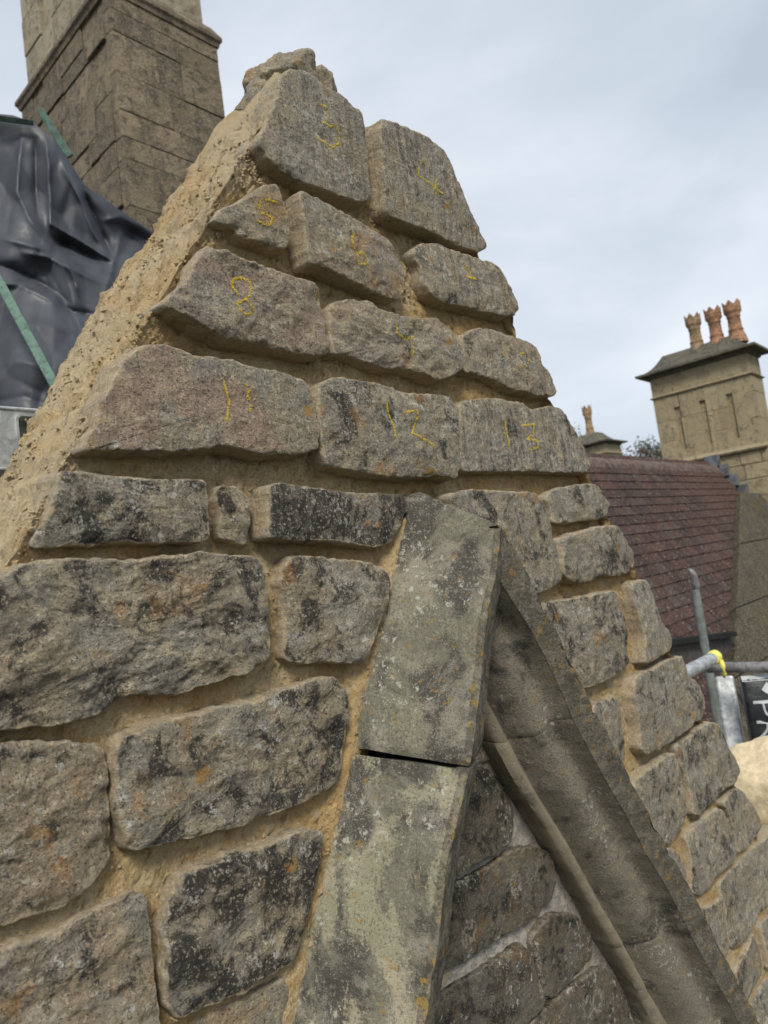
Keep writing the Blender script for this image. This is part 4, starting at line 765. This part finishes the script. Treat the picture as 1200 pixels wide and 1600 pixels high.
# ------------------------------------------------------------------ aluminium beam left of the rake
def alu_beam():
    r = empty('scaffold_beam', (-.6, .53, 0), 'dull aluminium scaffold beam with a rounded slot, behind the mortared rake', 'scaffold beam')
    y0, y1, z0, z1 = .50, .506, 6.266, 6.381
    def rrect(cx, cz, hx, hz, rr, n=6):
        P = []
        for qx, qz, a0 in ((1,1,0),(-1,1,90),(-1,-1,180),(1,-1,270)):
            for i in range(n): a = rad(a0+90*i/(n-1)); P.append((cx+qx*(hx-rr)+rr*math.cos(a), cz+qz*(hz-rr)+rr*math.sin(a)))
        return P
    slots = [.5175, .02, -.48]; V = []; F = []
    edges = [.78, .27, -.23, -.75]
    for k, cx in enumerate(slots):
        xa, xb = edges[k+1], edges[k]; inn = rrect(cx, 6.3435, .0255, .0225, .009); n = len(inn); out = []
        for (x, z) in inn:
            dx, dz = x-cx, z-6.3435; ang = math.atan2(dz, dx); s = 9e9
            if dx > 1e-6: s = min(s, (xb-cx)/dx)
            if dx < -1e-6: s = min(s, (xa-cx)/dx)
            if dz > 1e-6: s = min(s, (z1-6.3435)/dz)
            if dz < -1e-6: s = min(s, (z0-6.3435)/dz)
            out.append((cx+dx*s, 6.3435+dz*s))
        for y in (y0, y1):
            b = len(V); V += [(x, y, z) for x, z in inn]+[(x, y, z) for x, z in out]
            for i in range(n): f = (b+i, b+(i+1) % n, b+n+(i+1) % n, b+n+i); F.append(f if y == y0 else f[::-1])
        # raised rim round the slot and its return
        rim = rrect(cx, 6.3435, .0295, .0265, .012); b = len(V)
        for ring, y in ((rim, y0), (rim, y0-.003), (inn, y0-.003), (inn, y0+.03)): V += [(x, y, z) for x, z in ring]
        F += gridfaces(4, n, b, False, True)
        for sgn in (1,):
            cz = [(xa, z1), (xb, z1), (xa, z0), (xb, z0)]
        # fill the corners between the radial plate and the rectangle
        for (X_, Z_) in cz:
            cand = sorted(range(n), key=lambda i: (out[i][0]-X_)**2+(out[i][1]-Z_)**2)[:6]
            onx = [i for i in cand if abs(out[i][0]-X_) < 1e-6]; onz = [i for i in cand if abs(out[i][1]-Z_) < 1e-6]
    mk('web', V, F, M_ALU, r)
    # continuous flanges and backing that close the plate
    for za, zb in ((6.2655, 6.272), (6.3755, 6.382)):
        V, F = box(-.75, .78, .497, .56, za, zb, .002); mk('flange', V, F, M_ALU, r)
    V, F = box(-.75, .78, .552, .558, 6.272, 6.3755); mk('back_web', V, F, M_ALU, r)
    V, F = tube((-.6, .60, .004), (-.6, .60, 7.2), .024); mk('standard', V, F, M_GALV, r, smooth=False)
    V, F = tube((.72, .60, .004), (.72, .60, 6.3), .024); mk('standard', V, F, M_GALV, r)
alu_beam()

# ------------------------------------------------------------------ tiled house on the right
HX0, HX1, RY, RZ = 4.2, 9.62, 2.2, 6.80
EY, EZ = .90, 4.77
house = empty('tiled_house', (7, 2.4, 0), 'house with a steep red brown plain tiled roof and black gutter', 'house')
V, F = box(HX0+.1, HX1, EY+.12, 3.3, .004, EZ+.02); mk('wall', V, F, M_WALLD, house)
sl_ = np.array([0, RY-EY, RZ-EZ]); SL = np.linalg.norm(sl_); sl_ = sl_/SL; nrm_ = np.array([0, -sl_[2], sl_[1]])
roof_V = [(HX0, EY, EZ), (HX1, EY, EZ), (HX1, RY, RZ), (HX0, RY, RZ), (HX0, RY*2-EY, EZ), (HX1, RY*2-EY, EZ)]
roof = mk('roof', roof_V, [(0, 1, 2, 3), (3, 2, 5, 4), (1, 5, 2), (0, 3, 4)], M_TILE, house)
def tile_mesh():
    wv, lv, th = .158, .175, .022; V, F = [], []
    nx = 3
    for k, (s, up) in enumerate(((0, th*1.7), (lv, th))):
        for i in range(nx): x = -wv/2+wv*i/(nx-1); V.append((x, s, up+.003*math.sin(math.pi*i/(nx-1))))
    for i in range(nx): x = -wv/2+wv*i/(nx-1); V.append((x, 0, .004))
    F = [(0,1,4,3),(1,2,5,4),(6,7,1,0),(7,8,2,1),(0,3,6),(2,8,5)]
    me = bpy.data.meshes.new('tile'); me.from_pydata(V, [], F); me.materials.append(M_TILE); me.update(); return me, V, F
tme, tV, tF = tile_mesh()
rows = int(SL/.1); spots = []
rg = random.Random(4)
for r_ in range(rows):
    s = r_*SL/rows; x = HX0+.08+(.08 if r_ % 2 else 0)
    while x < HX1-.05:
        p = np.array([x, EY, EZ])+sl_*s+nrm_*.004; spots.append((p, r_)); x += .163
def vis(p):
    q = p-CAMV; d = q@Fn; return 600+1110*(q@Rn)/d, 800-1110*(q@Un)/d, d
Rt = Matrix(((1, 0, 0), (0, sl_[1], nrm_[1]), (0, sl_[2], nrm_[2])))
key = []
for k, (p, r_) in enumerate(spots):
    x, y, d = vis(p); inside = (x > 915 and x < 1165 and x > 905+max(0, (y-715))*.47)
    key.append((0 if inside else 1, d, k))
order = [k for _, _, k in sorted(key)]; chosen = set(order[:300]); rest = []
for k, (p, r_) in enumerate(spots):
    rot = Rt.to_4x4() @ Matrix.Rotation(rg.gauss(0, .012), 4, 'Z') @ Matrix.Rotation(rg.gauss(0, .012), 4, 'Y') @ Matrix.Rotation(rg.gauss(0, .008), 4, 'X')
    if k in chosen:
        o = bpy.data.objects.new('tile', tme); COL.objects.link(o); o.parent = roof; o.rotation_euler = rot.to_euler(); o.location = Vector(p)-wloc(roof)
    else:
        M4 = Matrix.Translation(Vector(p)) @ rot; rest.append(([tuple(M4 @ Vector(v)) for v in tV], tF))
V, F = merge(rest); o = mk('tile', V, F, M_TILE, roof); o['kind'] = 'stuff'
M_RIDGE = plain('grey brown ridge tile', (.12, .085, .075), .85, var=.3, sc=16)
x = HX0
while x < HX1-.1:
    V = []; n = 9
    for xx in (x, x+.295):
        for i in range(n): a = math.pi*i/(n-1); V.append((xx, RY-.10*math.cos(a)*1.0, RZ-.085+.115*math.sin(a)))
        for i in range(n): a = math.pi*i/(n-1); V.append((xx, RY-.085*math.cos(a), RZ-.09+.10*math.sin(a)))
    F = [(i, i+1, 2*n+i+1, 2*n+i) for i in range(n-1)]+[(n+i, n+i+1, i+1, i) for i in range(n-1)]
    mk('ridge_tile', V, F, M_RIDGE, roof); x += .3
GA, GB = at(985, 1011, 4.3), at(1147, 990, 5.25); gx = np.array([0, 0, 1.])
V, F = obox(GA, GB, (0, 0, .035), np.array([-.6, -.8, 0])*.07); mk('gutter', V, F, M_BLACK, house)
V, F = obox(GA+[.03, .04, -.105], GB+[.03, .04, -.105], (0, 0, .16), np.array([-.6, -.8, 0])*.03); mk('fascia_board', V, F, plain('brown fascia paint', (.075, .066, .066), .7, var=.2), house)
V, F = obox(GA+[.06, .08, -2.65], GB+[.06, .08, -2.65], (0, 0, 4.94), np.array([-.6, -.8, 0])*.03); mk('shade_toned_front', V, F, M_WALLD, house)  # house front under the gutter, shade put into its colour
for k in range(9):
    p = np.array([HX1+.0, EY, EZ])+sl_*(SL-k*.17); V, F = box(HX1-.05, HX1+.012, p[1]-.09, p[1]+.09, p[2]-.02, p[2]+.16, .004); mk('lead_flashing', V, F, M_LEAD, house)

# ------------------------------------------------------------------ pots and golden chimneys
def pot(parent, x, y, z, h, r, mat):
    n = 24; prof = [(r*1.45, z), (r*1.42, z+h*.06), (r*1.15, z+h*.22), (r*.98, z+h*.30), (r*1.06, z+h*.315), (r*1.06, z+h*.345), (r*.94, z+h*.36), (r*.88, z+h*.62), (r*.98, z+h*.64), (r*.98, z+h*.67), (r*.92, z+h*.69), (r*1.22, z+h*.75), (r*1.25, z+h*.80), (r*1.2, z+h*.815), (r*1.25, z+h*.83), (r*1.25, z+h*.875), (r*1.2, z+h*.885)]
    V, F = lathe(prof, n, x, y); o = mk('chimney_pot', V, F, mat, parent, smooth=True)
    V = []; F = []; z0 = z+h*.885
    for rr in (r*1.22, r*1.08):
        for i in range(n): a = 2*math.pi*i/n; V.append((x+rr*math.cos(a), y+rr*math.sin(a), z0-.01))
        for i in range(n):
            a = 2*math.pi*i/n; up = (.115, .06, 0., .06)[i % 4]+.02; k = 1.08 if i % 4 == 0 else 1.; V.append((x+rr*k*math.cos(a), y+rr*k*math.sin(a), z0+h*up))
    for i in range(n):
        j = (i+1) % n; F += [(i, j, n+j, n+i), (2*n+j, 2*n+i, 3*n+i, 3*n+j), (n+i, n+j, 3*n+j, 3*n+i)]
    mk('crown', V, F, mat, o); return o
def flared_cap(parent, x0, x1, y0, y1, z, out, h):
    prof = [(-.03, z-.06), (.02, z-.05), (.03, z-.02), (out, z), (out, z+.03)]
    for t in np.linspace(0, 1, 8)[1:]: prof.append((out-(out+min(x1-x0, y1-y0)*.32)*(t**.75), z+.03+h*t**1.6))
    return ringmould(parent, x0, x1, y0, y1, prof, M_CAP, 'cap')
QX0, QX1, QY0, QY1 = 9.9, 10.42, 1.65, 2.93
gc = empty('chimney_stack', ((QX0+QX1)/2, (QY0+QY1)/2, 0), 'golden stone chimney with three crowned terracotta pots and slotted panels', 'chimney')
V, F = box(QX0+.032, QX1-.032, QY0+.032, QY1-.032, 7.0, 8.25); mk('core', V, F, M_CH2, gc)
hol = tuple((QY0+a, QY0+a+.075, 7.14+b, 7.74+b) for a, b in ((.26, .0), (.60, .0), (.94, .0)))
ashlar(gc, 'y', QX0, QY0+.095, QY1, 7.03, 7.92, 21, .25, .34, .34, .5, M_CH2, thick=.11, gap=.002, proud=.0015, holes=hol)
ashlar(gc, 'x', QY0, QX0, QX1, 7.03, 7.92, 22, .25, .34, .34, .5, M_CH2, thick=.11, gap=.002, proud=.0015)
ashlar(gc, 'y', QX0, QY0+.095, QY1, 7.955, 8.22, 23, .2, .27, .3, .45, M_CH2, thick=.11, gap=.002, proud=.0015)
ashlar(gc, 'x', QY0, QX0, QX1, 7.955, 8.22, 24, .2, .27, .3, .45, M_CH2, thick=.11, gap=.002, proud=.0015)
ringmould(gc, QX0, QX1, QY0, QY1, [(-.05, 7.915), (.02, 7.92), (.03, 7.935), (.0, 7.955), (-.05, 7.96)], M_CH2, 'string_course')
ringmould(gc, QX0, QX1, QY0, QY1, [(-.05, 6.94), (.04, 6.955), (.055, 6.98), (.03, 7.0), (.015, 7.03), (-.05, 7.04)], M_CH2, 'string_course')
V, F = box(QX0+.02, QX1-.02, QY0-.75, QY1-.02, .004, 6.95); mk('core', V, F, M_JOINT, gc)
ashlar(gc, 'y', QX0, QY0-.78, QY1, 5.4, 6.945, 25, .14, .26, .25, .5, M_CH2, thick=.08, gap=.006, proud=.006)
flared_cap(gc, QX0, QX1, QY0, QY1, 8.25, .14, .24)
for k, (yy, hh, rr, mt) in enumerate(((QY0+.14, .57, .088, M_POT), (QY0+.385, .57, .085, M_POT), (QY0+.65, .57, .082, M_POT2))): pot(gc, (QX0+QX1)/2-.02, yy, 8.40, hh, rr, mt)
# stepped lead beside the coping
fc = None
for k in range(7):
    y_ = 1.52-k*.085; z_ = 6.58-k*.14; V, F = box(QX0-.02, QX0-.008, y_-.07, y_+.06, z_-.1, z_+.09, .002); mk('lead_flashing', V, F, M_LEAD, gc)
SX0, SX1, SY0, SY1 = 14.75, 15.55, 5.95, 6.9
sc_ = empty('chimney_stack', ((SX0+SX1)/2, (SY0+SY1)/2, 0), 'small far golden stone chimney with one slim pot above the tiled ridge', 'chimney')
V, F = box(SX0+.05, SX1-.05, SY0+.05, SY1-.05, .004, 8.2); mk('core', V, F, M_CH2, sc_)
ashlar(sc_, 'y', SX0, SY0+.095, SY1, 7.2, 8.22, 31, .22, .26, .3, .5, M_CH2, thick=.1, gap=.006, proud=.003); ashlar(sc_, 'x', SY0, SX0, SX1, 7.2, 8.22, 32, .22, .26, .3, .5, M_CH2, thick=.1, gap=.006, proud=.003)
ringmould(sc_, SX0, SX1, SY0, SY1, [(-.05, 7.99), (.03, 8.0), (.03, 8.03), (-.05, 8.05)], M_CH2, 'string_course')
flared_cap(sc_, SX0, SX1, SY0, SY1, 8.25, .13, .26); pot(sc_, (SX0+SX1)/2, (SY0+SY1)/2, 8.42, .78, .085, M_POT2)

# mossy coping that runs down beside the tiled roof
def coping():
    r = empty('stone_coping', (7.6, .9, 0), 'broad mossy brown stone coping running down beside the tiled roof', 'coping')
    P0_ = np.array([5, .9, 4.77])+nrm_*.12                 # sheet parallel to the tiles, 12 cm proud of them
    def onroof(x, y):
        d = view_dir(x, y); return CAMV+d*((nrm_@(P0_-CAMV))/(nrm_@d))
    L_ = [onroof(*q) for q in ((1158, 770), (1156, 850), (1152, 950), (1148, 1060), (1145, 1230))]
    for a, b in zip(L_[:-1], L_[1:]):
        b2 = b+(a-b)*.006; V = [a, np.array([9.96, a[1], a[2]]), np.array([9.96, b2[1], b2[2]]), b2]; V = V+[q-nrm_*.16 for q in V]
        o = mk('coping_stone', V, [(0, 3, 2, 1), (4, 5, 6, 7), (0, 4, 7, 3), (1, 2, 6, 5), (0, 1, 5, 4), (3, 7, 6, 2)], M_COPE, r)
        bv = o.modifiers.new('bevel', 'BEVEL'); bv.width = .012; bv.segments = 2
    V, F = box(L_[-1][0], 9.8, L_[-1][1]+.1, L_[-1][1]+.3, .004, L_[-1][2]-.02); mk('wall_below', V, F, M_COPE, r)
coping()

# ------------------------------------------------------------------ scaffold and things on it
V, F = tube((4.105, .69, .004), (4.105, .69, 5.685), .0235, 18); post = empty('scaffold_standard', (4.105, .69, 0), 'upright grey scaffold tube with a bent hooked tip before the tiled roof', 'scaffold tube')
mk('tube', V, F, plain('grey green coated tube', (.20, .225, .215), .5, .35, var=.15), post, smooth=False)
def swept(path, r, n=12):
    V = []; path = [Vector(p) for p in path]
    for i, p in enumerate(path):
        d = (path[min(i+1, len(path)-1)]-path[max(i-1, 0)]).normalized(); q = d.to_track_quat('Z', 'Y')
        rr = r[i] if isinstance(r, (list, tuple)) else r
        for k in range(n): a = 2*math.pi*k/n; V.append(tuple(p+q @ Vector((rr*math.cos(a), rr*math.sin(a), 0))))
    F = gridfaces(len(path), n, 0, False, True); F.append(tuple(range(n))[::-1]); F.append(tuple(range((len(path)-1)*n, len(path)*n))); return V, F
hp = [tuple(at(x, y, 4.0)) for x, y in ((1089, 926), (1087.5, 912), (1085, 902), (1081, 894), (1075, 889))]
V, F = swept(hp, [.022, .021, .019, .016, .010]); mk('hook', V, F, M_GALVD, post, smooth=True)
led_ = empty('scaffold_tube', (3.355, -.6, 0), 'dark horizontal scaffold tube running behind the printed bag', 'scaffold tube', None)
V, F = tube((3.345, .42, 5.39), (3.345, -1.2, 5.39), .0235, 18); mk('tube', V, F, M_GALVD, led_)
V, F = tube((3.40, -1.05, .004), (3.40, -1.05, 5.6), .0235, 18); mk('standard', V, F, M_GALVD, led_)
put = empty('scaffold_tube', (2.9, .335, 0), 'short pale scaffold tube with yellow taped end beside the stones', 'scaffold tube')
V, F = tube((2.45, .345, 5.452), (3.235, .345, 5.452), .0265, 18); mk('tube', V, F, M_GALV, put)
V, F = swept([(3.205, .345, 5.452), (3.225, .345, 5.452), (3.255, .345, 5.453), (3.272, .345, 5.450), (3.278, .345, 5.448)], [.028, .0305, .031, .025, .008]); mk('tape_cap', V, F, M_YTAPE, put, smooth=True)
V, F = swept([(3.235, .318, 5.44), (3.24, .313, 5.41), (3.238, .314, 5.385), (3.243, .318, 5.365)], [.012, .010, .012, .004], 8); mk('tape_tail', V, F, M_YTAPE, put, smooth=True)
V, F = tube((2.6, .40, .004), (2.6, .40, 5.43), .0235, 16); mk('standard', V, F, M_GALVD, put)
# pale box section post
A = at(1131, 1057, 3.35); B = at(1168, 1270, 3.1); B2 = A+(B-A)*1.45; d = (B2-A)/np.linalg.norm(B2-A); s_ = np.cross(d, (A-CAMV)); s_ /= np.linalg.norm(s_); t_ = np.cross(s_, d)
V, F = obox(B2, A, s_*.082, t_*.05); bp = mk('galvanised_post', V, F, M_GALV); bv = bp.modifiers.new('bevel', 'BEVEL'); bv.width = .012; bv.segments = 3
tag(bp, 'leaning pale grey galvanised box post below the yellow taped tube', 'post')
# working platform
DZ = 4.78
deck = empty('scaffold_platform', (3.6, .2, 0), 'timber board scaffold platform beyond the right rake', 'scaffold platform')
for k in range(5):
    y_ = -.55+k*.235; V, F = box(2.75, 5.2, y_, y_+.225, DZ-.038, DZ, .003); mk('board', V, F, M_WOOD, deck)
for x_ in (3.0, 4.9):
    V, F = tube((x_, -.75, DZ-.063), (x_, .85, DZ-.063), .024); mk('transom', V, F, M_GALVD, deck)
    for y_ in (-.7, .8): V, F = tube((x_+.05, y_, .004), (x_+.05, y_, DZ+.2), .024); mk('standard', V, F, M_GALVD, deck)
# printed bag standing on the platform
def bag():
    r = empty('cement_bag', (3.55, .1, DZ), 'black and white printed plastic sack standing behind the cream stone', 'sack')
    X_, Y_, Zc = 3.33, .28, DZ; L_, H_ = .60, .575
    ax = np.array([.42, -.908, 0]); nx_ = np.array([-.908, -.42, 0]); O_ = np.array([X_, Y_, Zc])
    nu, nv = 40, 40; V = []
    def surf(u, v, off=0.):
        pin = 1-.10*max(0, (v-.75)/.25)**2; th = .085*(math.sin(math.pi*min(max(v*.96+.04, 0), 1))**.35)*(.75+.25*math.sin(math.pi*u)**.5)
        w_ = float(fbm(np.array([[u*4, v*4, 1.]]), 1.6, 3, .5, 7)[0])*.012
        return O_+ax*(u*L_*pin)+np.array([0, 0, v*H_])+nx_*(th+w_+off)
    for j in range(nv):
        for i in range(nu): V.append(surf(i/(nu-1), j/(nv-1)))
    b = len(V)
    for j in range(nv):
        for i in range(nu):
            p = surf(i/(nu-1), j/(nv-1)); q = O_+ax*((i/(nu-1))*L_)+np.array([0, 0, j/(nv-1)*H_]); V.append(q-(p-q)*.8 if False else q-nx_*((p-q)@nx_))
    F = gridfaces(nv, nu)+gridfaces(nv, nu, b, True)
    for j in range(nv-1): F += [(j*nu, (j+1)*nu, b+(j+1)*nu, b+j*nu), ((j+1)*nu-1, b+(j+1)*nu-1, b+(j+2)*nu-1, (j+2)*nu-1)]
    for i in range(nu-1): F += [((nv-1)*nu+i, (nv-1)*nu+i+1, b+(nv-1)*nu+i+1, b+(nv-1)*nu+i)]
    body = mk('sack_body', V, F, M_BAGK, r, smooth=True)
    def stroke(pts, wd, mat, name):
        VV = []; pts = np.array(pts, float); dd = np.r_[0, np.cumsum(np.linalg.norm(np.diff(pts, axis=0), axis=1))]; n = max(4, int(dd[-1]/.03))
        tt = np.linspace(0, dd[-1], n); c = np.stack([np.interp(tt, dd, pts[:, k]) for k in (0, 1)], 1); tg = np.gradient(c, axis=0); tg /= np.linalg.norm(tg, axis=1, keepdims=True)+1e-9; nn = np.stack([-tg[:, 1], tg[:, 0]], 1)
        for sg in (-1, 1):
            for q in c+nn*wd*sg/2: VV.append(surf(q[0], q[1], .003))
        return VV, gridfaces(2, n)
    fc_ = bpy.data.curves.new('lettering', 'FONT'); fc_.body = 'PRO'; fc_.size = 1.; fc_.offset = -.012; fo = bpy.data.objects.new('lettering', fc_); COL.objects.link(fo)
    bpy.context.view_layer.update(); fm = fo.to_mesh(); pv = np.array([v.co[:2] for v in fm.vertices]); pf = [tuple(p.vertices) for p in fm.polygons]
    pv = (pv-pv.min(0))/(pv.max(0)-pv.min(0)); fo.to_mesh_clear(); bpy.data.objects.remove(fo)
    V = [surf(.04+.13*b_, .83-.50*a_, .003) for a_, b_ in pv]; k = mk('print_lettering', V, pf, M_BAGW, body); k['label'] = 'white word PRO running down the edge of the sack'
    V, F = merge([stroke([(.14, .93), (.42, .66), (.46, .60)], .07, M_BAGW, 'x'), stroke([(.43, .64), (.43, .10)], .06, M_BAGW, 'x'), stroke([(.0, .985), (1., .985)], .035, M_BAGW, 'x'), stroke([(.2, .30), (.36, .30)], .02, M_BAGW, 'x'), stroke([(.24, .58), (.30, .58)], .03, M_BAGW, 'x')])
    mk('print_stripe', V, F, M_BAGW, body)
bag()
lump = rubble('dressed_stone', (3.02, .10, 4.965), (.17, .20, .215), (.05, .1, .4), 31, M_CREAM, None, (0, 0, 0, 1), n=40, amp=.012, planes=9)
tag(lump, 'pale cream freshly cut stone lump set beside the right rake', 'stone')

# ------------------------------------------------------------------ far trees
def tree(base, h, r, seed, mat, label, n=2600, name='tree'):
    rg = random.Random(seed); t = empty(name, base, label, 'tree', 'trees beyond the tiled roof'); bx, by, bz = base
    br = []; P0 = Vector((bx, by, bz)); P1 = Vector((bx+rg.uniform(-.2, .2), by, bz+h*.55))
    br.append(tube(P0, P1, h*.022, 8, True, h*.013)); tips = []
    for i in range(9):
        f = rg.uniform(.5, 1.); s = P0.lerp(P1, f); a = rg.uniform(0, 6.28); e_ = s+Vector((math.cos(a)*r*rg.uniform(.4, .8), math.sin(a)*r*rg.uniform(.4, .8), h*rg.uniform(.12, .4))); br.append(tube(s, e_, h*.009, 6, True, h*.003)); tips.append(e_)
    V, F = merge(br); mk('trunk', V, F, plain('bark', (.10, .08, .06), .9), t)
    V = []; F = []; cl = tips+[P1+Vector((rg.gauss(0, r*.45), rg.gauss(0, r*.45), rg.uniform(-.1, .4)*h)) for _ in range(10)]
    for i in range(n):
        c = rg.choice(cl); p = c+Vector((rg.gauss(0, r*.2), rg.gauss(0, r*.2), rg.gauss(0, r*.2))); a = Vector((rg.gauss(0, 1), rg.gauss(0, 1), rg.gauss(0, 1))).normalized()*r*.055; b = a.orthogonal().normalized()*r*.04
        k = len(V); V += [tuple(p-a), tuple(p+b), tuple(p+a), tuple(p-b)]; F.append((k, k+1, k+2, k+3))
    mk('crown', V, F, mat, t)
LB = leaf_material('brown winter twigs', (.055, .045, .04), (.11, .085, .07)); LG = leaf_material('grey green leaves', (.05, .065, .03), (.10, .115, .06))
def tree_at(x, ytop, d, r, seed, mat, label):
    p = at(x, ytop, d); tree((p[0], p[1], .0), p[2], r, seed, mat, label)
tree_at(975, 690, 42, 1.7, 1, LB, 'round brown bare tree beside the small far chimney'); tree_at(1004, 684, 44, 1.9, 2, LB, 'taller brown bare tree between the small chimney and the golden chimney')
tree_at(1026, 672, 46, 1.6, 3, LG, 'dark evergreen tree touching the golden chimney edge'); tree_at(905, 664, 36, 1.3, 4, LG, 'grey green tree peeping out beside numbered stone 13')
tree_at(950, 700, 50, 2.2, 5, LB, 'low brown bare tree hidden behind the small far chimney')
